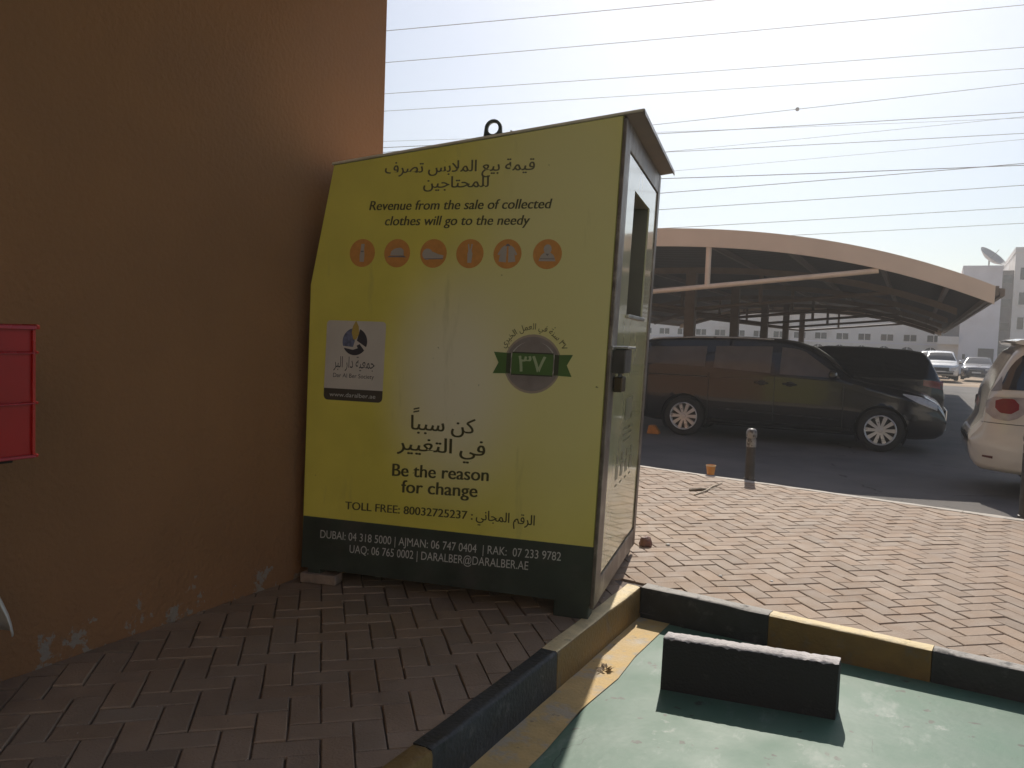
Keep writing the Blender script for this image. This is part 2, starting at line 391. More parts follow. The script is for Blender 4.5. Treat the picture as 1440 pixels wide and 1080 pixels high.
# mouth recess: right face with opening
OT = (.44, 1.08); OZ = (1.600, 2.285)
XR = -.006
def rf(t0, t1, z0, z1, x=XR, mb=body): mb.face([S(x, t0, z0), S(x, t1, z0), S(x, t1, z1), S(x, t0, z1)])
rf(0, OT[0], .09, 2.578); rf(OT[1], BD, .09, 2.578); rf(OT[0], OT[1], .09, OZ[0]); rf(OT[0], OT[1], OZ[1], 2.578)
body.build('body', M['bin_metal'], bin_)
mo = MB()
x1 = XR - .42
mo.face([S(XR, OT[0], OZ[0]), S(XR, OT[1], OZ[0]), S(x1, OT[1], OZ[0] + .12), S(x1, OT[0], OZ[0] + .12)])
mo.face([S(XR, OT[0], OZ[1]), S(XR, OT[1], OZ[1]), S(x1, OT[1], OZ[1]), S(x1, OT[0], OZ[1])])
for t in OT: mo.face([S(XR, t, OZ[0]), S(x1, t, OZ[0] + .12), S(x1, t, OZ[1]), S(XR, t, OZ[1])])
mo.face([S(x1, OT[0], OZ[0] + .12), S(x1, OT[1], OZ[0] + .12), S(x1, OT[1], OZ[1]), S(x1, OT[0], OZ[1])])
mo.build('chute', M['inside'], bin_)
# printed side panel with a dark band below
pn = MB(); e = .0035
ZB = .385
top = [(-1.700, ZB), (-1.7215, 1.706), (-1.610, 2.368), (-.012, 2.573), (-.012, ZB)]
pn.prism(top, -e, 0, 'y', 0, S)
panel = pn.build('side_panel', PY, bin_)
bd = MB(); bd.prism([(-1.699, .085), (-1.700, ZB), (-.004, ZB), (-.004, .085)], -.0045, 0, 'y', 0, S)
band = bd.build('skirt_panel', M['bin_dark'], bin_)
# frame on the right face (proud of the body)
fr = MB()
fr.box(XR, XR + .020, -.006, .150, .06, 2.565, 0, S)
fr.box(XR, XR + .020, BD - .085, BD + .004, .06, 2.565, 0, S)
fr.box(XR, XR + .018, .150, BD - .085, .06, .185, 0, S)
fr.box(XR, XR + .018, .150, BD - .085, 2.44, 2.565, 0, S)
fr.build('door_frame', M['bin_frame'], bin_, bevel=.004)
DP = mat('door_print', (.62, .58, .32), .14, .08, 4, coat=.7, c2=(.56, .52, .20), c2s=1.3, c2t=(.45, .6))
M['door_upper'] = mat('door_upper_sky_sheen', (.70, .66, .45), .12, .06, 3, coat=.8)  # paler than the door below: sky reflection put into the base colour
d = MB(); x0, x1 = XR + .002, XR + .012
d.box(x0, x1, .165, BD - .095, .20, OZ[0] - .0, 0, S)
d.box(x0, x1, .165, OT[0], OZ[0], 2.43, 1, S); d.box(x0, x1, OT[1], BD - .095, OZ[0], 2.43, 1, S); d.box(x0, x1, OT[0], OT[1], OZ[1], 2.43, 1, S)
door = d.build('door', [DP, M['door_upper']], bin_)
lp = MB(); lp.box(XR + .012, XR + .030, OT[0] - .01, OT[1] + .01, OZ[0] - .018, OZ[0] + .004, 0, S)
lp.build('chute_lip', M['steel'], door, bevel=.004)
# printing on the door
ink = mat('grey_ink', (.26, .245, .15), .3)
pr = MB(); X = XR + .0135
def dr(t0, t1, z0, z1): pr.face([S(X, t0, z0), S(X, t1, z0), S(X, t1, z1), S(X, t0, z1)])
dr(.66, .92, .985, 1.12)
for i, z in enumerate((.93, .895, .86)): dr(.62 + .02 * i, .98 - .03 * i, z, z + .014)
for t in (.45, .62, .80, .97):
    dr(t, t + .09, .66, .74); dr(t + .02, t + .07, .755, .80); dr(t + .01, t + .08, .62, .632)
for i in range(0): dr(.40, 1.10 - .09 * (i % 2), .50 - .045 * i, .512 - .045 * i)
pr.build('door_printing', ink, door)
# hasp, lock box and padlock
h = MB(); h.box(XR + .01, XR + .030, -.02, .60, 1.405, 1.425, 0, S); h.box(XR + .03, XR + .10, .03, .30, 1.412, 1.424, 0, S)
h.build('hasp', M['steel'], bin_, bevel=.003)
h = MB(); h.box(XR + .015, XR + .085, .05, .26, 1.285, 1.410, 0, S)
h.build('lock_cover', mat('dark_lock_box', (.075, .065, .058), .5, .3, 12, metal=.3), bin_, bevel=.006)
h = MB(); h.box(XR + .025, XR + .070, .10, .22, 1.185, 1.265, 0, S)
pk = h.build('padlock', mat('old_brass', (.10, .075, .045), .4, metal=.8), bin_, bevel=.006)
h = MB(); h.tube([S(XR + .048, .16 + .04 * math.cos(a), 1.262 + .03 * math.sin(a)) for a in [i * math.pi / 8 for i in range(9)]], .007, 6)
h.build('shackle', M['steel'], pk, smooth=True)
# roof with overhang to the right
rfm = MB()
sl = (2.578 - 2.372) / 1.606
rfm.prism([(-1.622, 2.372), (-1.618, 2.384), (.092, 2.604), (.095, 2.592), (-.006, 2.579)], -.012, BD + .02, 'y', 0, S)
roof = rfm.build('roof', M['bin_roof'], bin_)
us = MB(); us.prism([(-.001, 2.5755), (.087, 2.5885), (.087, 2.586), (-.001, 2.573)], -.010, BD + .018, 'y', 0, S); us.build('overhang_underside', mat('brown_primer', (.24, .19, .155), .6, .15, 8), roof)
dl = MB(); dl.prism([(.088, 2.595), (.096, 2.603), (.101, 2.573), (.094, 2.573)], -.012, BD + .02, 'y', 0, S)
dl.build('drip_edge', M['bin_frame'], roof)
# lifting lug
def lug(t):
    g = MB(); cx, cz = -.700, 2.545; r0, r1 = .030, .047
    n = 28; inner, outer = [], []
    for i in range(n):
        a = 2 * math.pi * i / n; ca_, sa_ = math.cos(a), math.sin(a)
        inner.append((cx + r0 * ca_, cz + r0 * sa_))
        if sa_ >= 0: outer.append((cx + r1 * ca_, cz + r1 * sa_))
        else: outer.append((cx + (r1 + .012 * -sa_) * (ca_ / max(abs(ca_), abs(sa_))), cz - .105 * min(1, -sa_ * 1.25)))
    rows = []
    for yy in (t, t + .016):
        rows.append(([S(x, yy, z) for x, z in inner], [S(x, yy, z) for x, z in outer]))
    (i0, o0), (i1, o1) = rows
    g.grid([i0, o0, o1, i1, i0], closed=True)
    return g.build('lifting_lug', mat('lug_steel', (.07, .085, .08), .5, metal=.4), bin_, smooth=40)
lug(.02)
g = MB(); g.lathe([(0, 0), (.013, 0), (.013, .014), (.006, .016), (.006, .032), (0, .034)], S(-.60, .03, 2.50), n=10); g.build('roof_bolt', M['steel'], bin_)
# feet
for (x0, x1, y0, y1) in ((-.20, -.012, .0, .12), (-1.66, -1.58, .0, .12), (-.20, -.012, BD - .12, BD), (-1.66, -1.50, BD - .12, BD)):
    g = MB(); g.box(x0, x1, y0, y1, -.002, .092, 0, S); g.build('foot', M['bin_dark'], bin_, bevel=.006)

# ---- lettering
AR = {'ا': ('FE8D', 'FE8E', None, None), 'أ': ('FE83', 'FE84', None, None), 'ب': ('FE8F', 'FE90', 'FE91', 'FE92'), 'ة': ('FE93', 'FE94', None, None), 'ت': ('FE95', 'FE96', 'FE97', 'FE98'),
      'ج': ('FE9D', 'FE9E', 'FE9F', 'FEA0'), 'ح': ('FEA1', 'FEA2', 'FEA3', 'FEA4'), 'خ': ('FEA5', 'FEA6', 'FEA7', 'FEA8'), 'د': ('FEA9', 'FEAA', None, None), 'ر': ('FEAD', 'FEAE', None, None),
      'س': ('FEB1', 'FEB2', 'FEB3', 'FEB4'), 'ص': ('FEB9', 'FEBA', 'FEBB', 'FEBC'), 'ع': ('FEC9', 'FECA', 'FECB', 'FECC'), 'غ': ('FECD', 'FECE', 'FECF', 'FED0'), 'ف': ('FED1', 'FED2', 'FED3', 'FED4'),
      'ق': ('FED5', 'FED6', 'FED7', 'FED8'), 'ك': ('FED9', 'FEDA', 'FEDB', 'FEDC'), 'ل': ('FEDD', 'FEDE', 'FEDF', 'FEE0'), 'م': ('FEE1', 'FEE2', 'FEE3', 'FEE4'), 'ن': ('FEE5', 'FEE6', 'FEE7', 'FEE8'),
      'ي': ('FEF1', 'FEF2', 'FEF3', 'FEF4'), 'ﻻ': ('FEFB', 'FEFC', None, None)}
def arabic(s):
    s = s.replace('لا', 'ﻻ'); out = []
    for i, ch in enumerate(s):
        if ch not in AR: out.append(ch); continue
        prev = i > 0 and s[i - 1] in AR and AR[s[i - 1]][2] is not None
        nxt = AR[ch][2] is not None and i + 1 < len(s) and s[i + 1] in AR
        k = 3 if prev and nxt else 2 if nxt else 1 if prev else 0
        out.append(chr(int(AR[ch][k], 16)))
    return ''.join(reversed(out))
def text_polys(s, bold=0., shear=0., res=5):
    c = bpy.data.curves.new('lettering', 'FONT'); c.body = s; c.shear = shear; c.resolution_u = res; c.fill_mode = 'FRONT'
    o = bpy.data.objects.new('lettering', c); col.objects.link(o)
    dg = bpy.context.evaluated_depsgraph_get(); dg.update()
    me = bpy.data.meshes.new_from_object(o.evaluated_get(dg))
    V = [(v.co.x, v.co.y) for v in me.vertices]; F = [tuple(p.vertices) for p in me.polygons]
    bpy.data.objects.remove(o); bpy.data.curves.remove(c); bpy.data.meshes.remove(me)
    return V, F
def lettering(s, x0, x1, z, m, parent, ar=False, bold=0., shear=0., hscale=None, fn=None, y=-.0052, dz=0.):
    """text fitted between x0 and x1 with its baseline at height z (dz = rise of the baseline)"""
    V, F = text_polys(arabic(s) if ar else s, bold, shear)
    a, c = min(v[0] for v in V), max(v[0] for v in V); k = (x1 - x0) / (c - a); kv = hscale or k
    b = MB()
    P = [(x0 + (u - a) * k, z + v * kv + dz * (u - a) / (c - a)) for u, v in V]
    if fn: P = [fn(*p) for p in P]
    for q_, sh in enumerate((0, -bold * 1.15, bold * 1.15) if bold > .009 else (0,)):      # heavy strokes: struck three times, a hair apart
        n0 = len(b.v); b.v += [S(u + sh * k, y - .00012 * q_, q) for u, q in P]; b.f += [tuple(n0 + i for i in f) for f in F]; b.m += [0] * len(F)
    return b.build('lettering', m, parent, recalc=False)
INK = mat('dark_print_ink', (.085, .075, .028), .45, .08); INKA = mat('grey_brown_print_ink', (.13, .115, .055), .45, .08)
WH = mat('white_print_ink', (.58, .56, .53), .5, .05); OR = mat('orange_print_ink', (.64, .27, .06), .45, .08, 30); GR = mat('pictogram_grey', (.45, .38, .34), .5, .05); BL = mat('pictogram_line', (.22, .18, .19), .5)
z = lambda v: v - ZP
lettering('قيمة بيع الملابس تصرف', -1.297, -.452, z(2.468), INKA, panel, True, .016, hscale=.084)
lettering('للمحتاجين', -1.066, -.697, z(2.385), INKA, panel, True, .016, hscale=.084)
lettering('Revenue from the sale of collected', -1.380, -.347, z(2.270), INK, panel, bold=.018, shear=.18, hscale=.073)
lettering('clothes will go to the needy', -1.281, -.459, z(2.187), INK, panel, bold=.018, shear=.18, hscale=.073)
lettering('كن سبباً'.replace('ً', ''), -1.062, -.692, z(1.078), INK, panel, True, .016, hscale=.112)
g = MB()
for q in (0, .016): g.face([S(-1.052, -.0052, z(1.170 + q)), S(-1.018, -.0052, z(1.178 + q)), S(-1.018, -.0052, z(1.186 + q)), S(-1.052, -.0052, z(1.178 + q))])
g.build('lettering', INK, panel)
lettering('في التغيير', -1.136, -.628, z(.962), INK, panel, True, .016, hscale=.112)
lettering('Be the reason', -1.158, -.599, z(.812), INK, panel, bold=.020, hscale=.100, dz=.018)
lettering('for change', -1.098, -.657, z(.724), INK, panel, bold=.020, hscale=.100, dz=.014)
lettering('TOLL FREE: 80032725237 :', -1.436, -.675, z(.598), INK, panel, bold=.018, hscale=.064, dz=.016)
lettering('الرقم المجاني', -.655, -.329, z(.617), INK, panel, True, .012, hscale=.075)
lettering('DUBAI: 04 318 5000 | AJMAN: 06 747 0404  | RAK:  07 233 9782', -1.585, -.175, z(.418), WH, band, bold=.008, hscale=.066, dz=.027)
lettering('UAQ: 06 765 0002 | DARALBER@DARALBER.AE', -1.396, -.348, z(.352), WH, band, bold=.008, hscale=.066, dz=.024)
# six orange pictograms
def disc(mb, cx, cz, r, y, mi=0, n=32, a0=0, a1=2 * math.pi, sz=1.0):
    P = [(cx + r * math.cos(a0 + (a1 - a0) * i / n), cz + r * sz * math.sin(a0 + (a1 - a0) * i / n)) for i in range(n + (0 if a1 - a0 > 6.2 else 1))]
    mb.face([S(x, y, q) for x, q in P], mi)
def poly(mb, cx, cz, pts, y, mi, k=.001): mb.face([S(cx + a * k, y, cz + b_ * k) for a, b_ in pts], mi)
for i, cx in enumerate((-1.410, -1.200, -.987, -.779, -.570, -.354)):
    g = MB(); cz = z(2.036); disc(g, cx, cz, .077, -.0050)
    Y1, Y2 = -.0055, -.0060
    if i == 0:
        poly(g, cx, cz, [(-13, -48), (12, -48), (14, -10), (10, 22), (12, 50), (-8, 50), (-10, 20), (-15, -12)], Y1, 2); poly(g, cx, cz, [(-9, 5), (9, 5), (9, 12), (-9, 12)], Y2, 3)
    elif i == 1:
        poly(g, cx, cz, [(-58, -22), (56, -22), (40, -12), (-44, -14)], Y1, 3)
        poly(g, cx, cz, [(-40, -12), (40, -12), (38, 18), (22, 30), (-4, 28), (-20, 22), (-36, 10)], Y2, 2)
    elif i == 2:
        disc(g, cx - .034, cz - .004, .030, Y1, 2); poly(g, cx, cz, [(-20, -30), (56, -24), (60, -10), (30, -4), (0, 8), (-14, 10)], Y2, 2); poly(g, cx, cz, [(-50, -32), (58, -30), (58, -25), (-50, -27)], Y2 - .0004, 3)
    elif i == 3:
        poly(g, cx, cz, [(-11, -48), (11, -48), (15, 0), (9, 16), (14, 50), (7, 52), (2, 22), (-2, 22), (-7, 52), (-14, 50), (-9, 14), (-13, 0)], Y1, 2)
    elif i == 4:
        poly(g, cx, cz, [(-46, -40), (-6, -44), (-4, 40), (-18, 44), (-34, 32), (-54, -2), (-44, -8), (-38, 4)], Y1, 2); poly(g, cx, cz, [(46, -40), (6, -44), (4, 40), (18, 44), (34, 32), (54, -2), (44, -8), (38, 4)], Y1, 2)
        poly(g, cx, cz, [(-14, 40), (14, 40), (6, 52), (-6, 52)], Y2, 3)
    else:
        poly(g, cx, cz, [(-46, -36), (46, -36), (34, -6), (16, 8), (-16, 8), (-34, -6)], Y1, 2); disc(g, cx, cz + .026, .021, Y2, 2, sz=1.15)
        poly(g, cx, cz, [(-10, 2), (10, 2), (0, -10)], Y2, 3); poly(g, cx, cz, [(-40, -26), (40, -26), (40, -22), (-40, -22)], Y2, 3)
    g.build('pictogram', [OR, WH, GR, BL], panel)
# society label
g = MB(); LW = mat('label_print', (.62, .55, .50), .5, .05); LB_ = mat('label_band', (.075, .06, .045), .5); NV = mat('logo_navy', (.045, .04, .05), .5); BLU = mat('logo_blue', (.14, .15, .24), .5, .5, 40); GOLD = mat('logo_gold', (.46, .31, .07), .5)
def rr(x0, x1, z0, z1, r, y, mi, top=True, bot=True):
    P = []
    for (cx, cz, a0, on) in ((x1 - r, z1 - r, 0, top), (x0 + r, z1 - r, 90, top), (x0 + r, z0 + r, 180, bot), (x1 - r, z0 + r, 270, bot)):
        if on: P += [(cx + r * math.cos(R(a0 + q * 15)), cz + r * math.sin(R(a0 + q * 15))) for q in range(7)]
        else: P.append((x1 if a0 in (0, 270) else x0, z1 if a0 < 180 else z0))
    g.face([S(x, y, q) for x, q in P], mi)
rr(-1.607, -1.243, z(1.278), z(1.66), .022, -.0049, 0, True, False)
rr(-1.607, -1.243, z(1.212), z(1.278), .026, -.0049, 1, False, True)
cx, cz, rr_ = -1.428, z(1.545), .076
def sector(a0, a1, mi, y=-.0056, r=rr_):
    disc(g, cx, cz, r, y, mi, 20, R(a0), R(a1))
P = [(cx, cz + .004)] + [(cx + rr_ * math.cos(R(a)), cz + rr_ * math.sin(R(a))) for a in range(100, 205, 5)] + [(cx - .01, cz - .03)]
g.face([S(x, -.0056, q) for x, q in P], 3)
P = [(cx + .012, cz + .006)] + [(cx + rr_ * math.cos(R(a)), cz + rr_ * math.sin(R(a))) for a in range(-22, 72, 5)]
g.face([S(x, -.0056, q) for x, q in P], 2)
P = [(cx + rr_ * math.cos(R(a)), cz + rr_ * math.sin(R(a))) for a in range(208, 328, 6)] + [(cx + .03, cz - .012), (cx + .012, cz - .022), (cx + .02, cz - .036), (cx - .01, cz - .046)]
g.face([S(x, -.0056, q) for x, q in P], 2)
P = [(cx + .002, cz + .118), (cx + .020, cz + .085), (cx + .024, cz + .045), (cx + .008, cz + .012), (cx - .010, cz + .012), (cx - .022, cz + .05), (cx - .016, cz + .085)]
g.face([S(x, -.0062, q) for x, q in P], 4)
lab = g.build('society_label', [LW, LB_, NV, BLU, GOLD], panel)
lettering('جمعية دار البر', -1.553, -1.300, z(1.398), NV, lab, True, .006, hscale=.088, y=-.0056)
lettering('Dar Al Ber Society', -1.553, -1.300, z(1.342), NV, lab, bold=.004, hscale=.034, y=-.0056)
lettering('www.daralber.ae', -1.570, -1.285, z(1.233), WH, lab, bold=.006, hscale=.034, y=-.0056)
# anniversary emblem
EG = mat('emblem_grey', (.26, .21, .20), .45, .2, 9); ER = mat('emblem_ring', (.40, .31, .24), .45, .15, 9); GRN = mat('ribbon_green', (.085, .16, .04), .45); GRD = mat('ribbon_dark', (.05, .055, .03), .5); EL = mat('emblem_light', (.46, .42, .39), .45)
g = MB(); cx, cz = -.397, z(1.466)
disc(g, cx, cz, .155, -.0049, 1); disc(g, cx, cz, .146, -.0052, 0, sz=.98); disc(g, cx, cz + .004, .128, -.0055, 4, sz=.9); disc(g, cx, cz, .120, -.0058, 0)
for s_ in (-1, 1):
    P = [(s_ * .118, .052), (s_ * .214, .056), (s_ * .185, .0), (s_ * .214, -.058), (s_ * .118, -.054)]
    g.face([S(cx + a, -.0061, cz + b_) for a, b_ in P], 2)
    g.face([S(cx + a, -.0064, cz + b_) for a, b_ in [(s_ * .118, .054), (s_ * .142, .05), (s_ * .142, -.05), (s_ * .118, -.056)]], 3)
g.face([S(cx + a, -.0067, cz + b_) for a, b_ in [(-.112, .060), (.112, .060), (.112, -.062), (-.112, -.062)]], 3)
g.face([S(cx + a, -.0070, cz + b_) for a, b_ in [(-.112, .053), (.112, .053), (.112, -.055), (-.112, -.055)]], 2)
emb = g.build('anniversary_emblem', [EG, ER, GRN, GRD, EL], panel)
lettering('٣٧', cx - .075, cx + .072, cz - .042, mat('ribbon_numeral', (.40, .45, .27), .5), emb, bold=.012, hscale=.122, y=-.0074)
def arc(u, v):
    r_ = .168 + (v - 0); a = (u - cx) / .175
    return cx + r_ * math.sin(a), cz + .012 + r_ * math.cos(a)
lettering('٣٧ سنة في العمل الخيري'.replace('٣٧', '٧٣'), cx - .205, cx + .205, 0, INK, emb, True, .008, hscale=.045, fn=arc, y=-.0052)
# ------------------------------------------------------------------ wheel stop
ws = MB(); prof = [(0, .004), (.012, .230), (.016, .243), (.026, .249), (.100, .249), (.110, .243), (.116, .228), (.128, .004)]
rows = []
n = 60; chip = [random.random() < .12 for _ in range(n + 1)]
for i in range(n + 1):
    t = i / n; ch = (.006 if chip[i] else 0)
    rows.append([(-1.068 + .765 * t + random.gauss(0, .001), 3.688 + .068 * t + a, ZF(-1.068 + .765 * t) + zz + ((random.gauss(0, .0014) - (ch if .235 < zz < .247 else 0)) if zz > .1 else 0)) for a, zz in prof])
ws.grid(rows)
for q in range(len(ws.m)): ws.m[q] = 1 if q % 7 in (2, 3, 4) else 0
ws.face(rows[0]); ws.face(rows[-1])
tag(ws.build('wheel_stop', [M['stop'], M['stop_top']], smooth=45), 'black rubber wheel stop standing on the green parking floor', 'wheel stop')

# ------------------------------------------------------------------ bollards
M['bollard'] = mat('bollard_dark_paint', (.045, .039, .036), .5, .3, 9, .1, 40, c2=(.10, .088, .08), c2s=11, c2t=(.55, .62))
M['bollard_top'] = mat('bollard_grey_paint', (.24, .23, .22), .4, .3, 14, c2=(.07, .06, .055), c2s=24, c2t=(.5, .58))
def bollard(x, y, h, label):
    t = tag(empty('bollard', (x, y, ZP)), label, 'bollard', 'bollards along the pavement edge')
    b = MB(); b.lathe([(.062, -.01), (.062, .012), (.053, .016), (.053, h - .20)], n=20); b.build('post', M['bollard'], t, smooth=True)
    b = MB(); b.lathe([(.053, h - .20), (.053, h - .115), (.046, h - .11), (.046, h - .10), (.056, h - .095), (.060, h - .06), (.054, h - .025), (.036, h - .004), (0, h)], n=20)
    b.build('cap', M['bollard_top'], t, smooth=50)
bollard(-1.744, 9.19 - .12, .56, 'dark round-topped bollard with a worn grey cap, in front of the black van')
bollard(.785, 8.66, .78, 'dark bollard cut off by the right edge, in front of the pearl white minivan')

# ------------------------------------------------------------------ carport
M['fascia'] = mat('carport_fascia_paint', (.86, .70, .56), .6, .05, 2)
M['cp_steel'] = mat('carport_beige_steel', (.86, .70, .56), .5, .1, 5)
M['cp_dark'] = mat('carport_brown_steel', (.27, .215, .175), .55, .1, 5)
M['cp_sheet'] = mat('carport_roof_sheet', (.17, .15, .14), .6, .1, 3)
M['cp_top'] = M['cp_sheet']
cp = tag(empty('carport', (-4.9, 13.2, 0), R(1.3)), 'long arched carport with a beige fascia and dark ribbed underside over parked cars', 'carport')
HS, NB, BAY = 5.56, 5, 5.1
def roofz(x):
    x = abs(x); return 3.50 - (.0135 * x * x + .0030 * x ** 3)
LEN = NB * BAY
xsx = [-HS + 2 * HS * i / 64 for i in range(65)]
# corrugated roof skin, ribs running across the arch
b = MB(); ny = int(LEN / .085); rows = []
pat = (0, .022, .022, 0)
for i in range(ny + 1):
    y = .02 + (LEN - .04) * i / ny; dz = pat[i % 4]
    rows.append([(x, y, roofz(x) - .05 + dz) for x in xsx[::4]])
b.grid(rows)
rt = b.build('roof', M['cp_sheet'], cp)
for yy, nm in ((-.03, 'fascia'), (LEN - .03, 'fascia')):
    b = MB()
    d = lambda x: .30 - .045 * abs(x) / HS
    for x0, x1 in zip(xsx, xsx[1:]):
        P = [(x0, yy, roofz(x0) - d(x0)), (x1, yy, roofz(x1) - d(x1)), (x1, yy, roofz(x1)), (x0, yy, roofz(x0))]
        b.face(P); Q = [(x, y + .06, zz) for x, y, zz in P]; b.face(list(reversed(Q)))
        b.face([P[0], Q[0], Q[1], P[1]]); b.face([P[3], P[2], Q[2], Q[3]])
    b.build(nm, M['fascia'], cp, smooth=30)
for s in (-1, 1):
    x = s * (HS + .02); zt = roofz(HS)
    b = MB(); b.box(x - .03, x + .03, .035, LEN - .035, zt - .13, zt + .005); b.build('eave_fascia', M['cp_dark'], cp)
    b = MB(); b.prism([(x + s * .03, zt - .02), (x + s * .11, zt - .03), (x + s * .11, zt - .13), (x + s * .05, zt - .14)], .1, LEN - .1, 'y'); b.build('gutter', M['cp_dark'], cp)
for x in [-5.0, -4.05, -2.6, -1.3, 1.3, 2.6, 4.05, 5.0]:
    b = MB(); zz = roofz(x) - .075; b.box(x - .03, x + .03, .05, LEN - .05, zz - .10, zz - .003); b.build('purlin', M['cp_dark'], cp)
def frame(y, front):
    b = MB()
    xa = [-5.3 + 10.6 * i / 24 for i in range(25)]
    if not front:
        for x0, x1 in zip(xa, xa[1:]):
            b.prism([(x0, roofz(x0) - .31), (x1, roofz(x1) - .31), (x1, roofz(x1) - .178), (x0, roofz(x0) - .178)], y - .05, y + .05, 'y')
        b.build('arch_beam', M['cp_dark'], cp)
    b = MB(); b.box(-.11, .11, y - .11, y + .11, 0, roofz(0) - (.315 if not front else .31)); b.build('post', M['cp_dark'], cp)
    for s in (-1, 1):
        b = MB(); b.tube([(s * .1, y, 2.40), (s * 4.05, y, roofz(4.05) - .29)], .042, 10); b.build('brace', M['cp_steel' if front else 'cp_dark'], cp, smooth=True)
        b = MB(); zc = 2.40 + (roofz(4.05) - .29 - 2.40) * (1.42 / 3.95); b.tube([(s * 1.52, y, zc), (s * 1.52, y, roofz(1.52) - .27)], .045, 10); b.build('strut', M['cp_steel' if front else 'cp_dark'], cp, smooth=True)
for k in range(NB + 1): frame(.03 + k * BAY * (LEN - .1) / LEN, k == 0)

# ------------------------------------------------------------------ vehicles
def paint(name, c, rough=.22, coat=1.0, metal=0): return mat(name, c, rough, .03, 3, metal=metal, coat=coat)
GLASS = mat('tinted_glass', (.008, .009, .010), .05, .02, spec=.7)
GLASSB = mat('blue_tinted_glass', (.010, .014, .022), .04, .02, spec=.8)
LAMP = mat('lamp_glass', (.55, .55, .56), .08, .1, 20, coat=.6)
RED = mat('red_lamp', (.20, .008, .010), .12, .2, 18, coat=.6)
def make_wheel(parent, x, y, rad, wid, side, spokes=10, rimr=None):
    rimr = rimr or rad * .66
    t = MB(); h = wid / 2; r = rad
    t.lathe([(rimr * .98, -h * .8), (r * .84, -h), (r * .95, -h * .92), (r, -h * .72), (r, h * .72), (r * .95, h * .92), (r * .84, h), (rimr * .98, h * .8)], axis='y', n=36)
    wh = t.build('wheel', M['rubber'], parent, smooth=45, loc=(x, y, rad))
    b = MB(); o = side * h
    b.lathe([(rimr, o * .78), (rimr * 1.02, o * .95), (rimr * .985, o * 1.0), (rimr * .93, o * .9), (rimr * .91, o * .3)], axis='y', n=36)
    b.lathe([(0, o * .86), (rimr * .13, o * .86), (rimr * .17, o * .80), (rimr * .17, o * .4)], axis='y', n=18)
    for k in range(spokes):
        a0 = 2 * math.pi * k / spokes
        c_, s_ = math.cos(a0), math.sin(a0)
        def sp(u, v, q): return (u * c_ - v * s_, q, u * s_ + v * c_)
        w0, w1 = rimr * .075, rimr * .135
        b.face([sp(rimr * .12, -w0, o * .80), sp(rimr * .94, -w1, o * .88), sp(rimr * .94, w1, o * .88), sp(rimr * .12, w0, o * .80)], 0)
        for sg in (-1, 1):
            b.face([sp(rimr * .12, sg * w0, o * .80), sp(rimr * .94, sg * w1, o * .88), sp(rimr * .94, sg * w1, o * .4), sp(rimr * .12, sg * w0, o * .4)], 0)
    b.lathe([(0, o * .3), (rimr * .93, o * .3)], axis='y', n=36, mi=1)
    b.build('rim', [M['alloy'], M['black']], wh, smooth=30)
    return wh
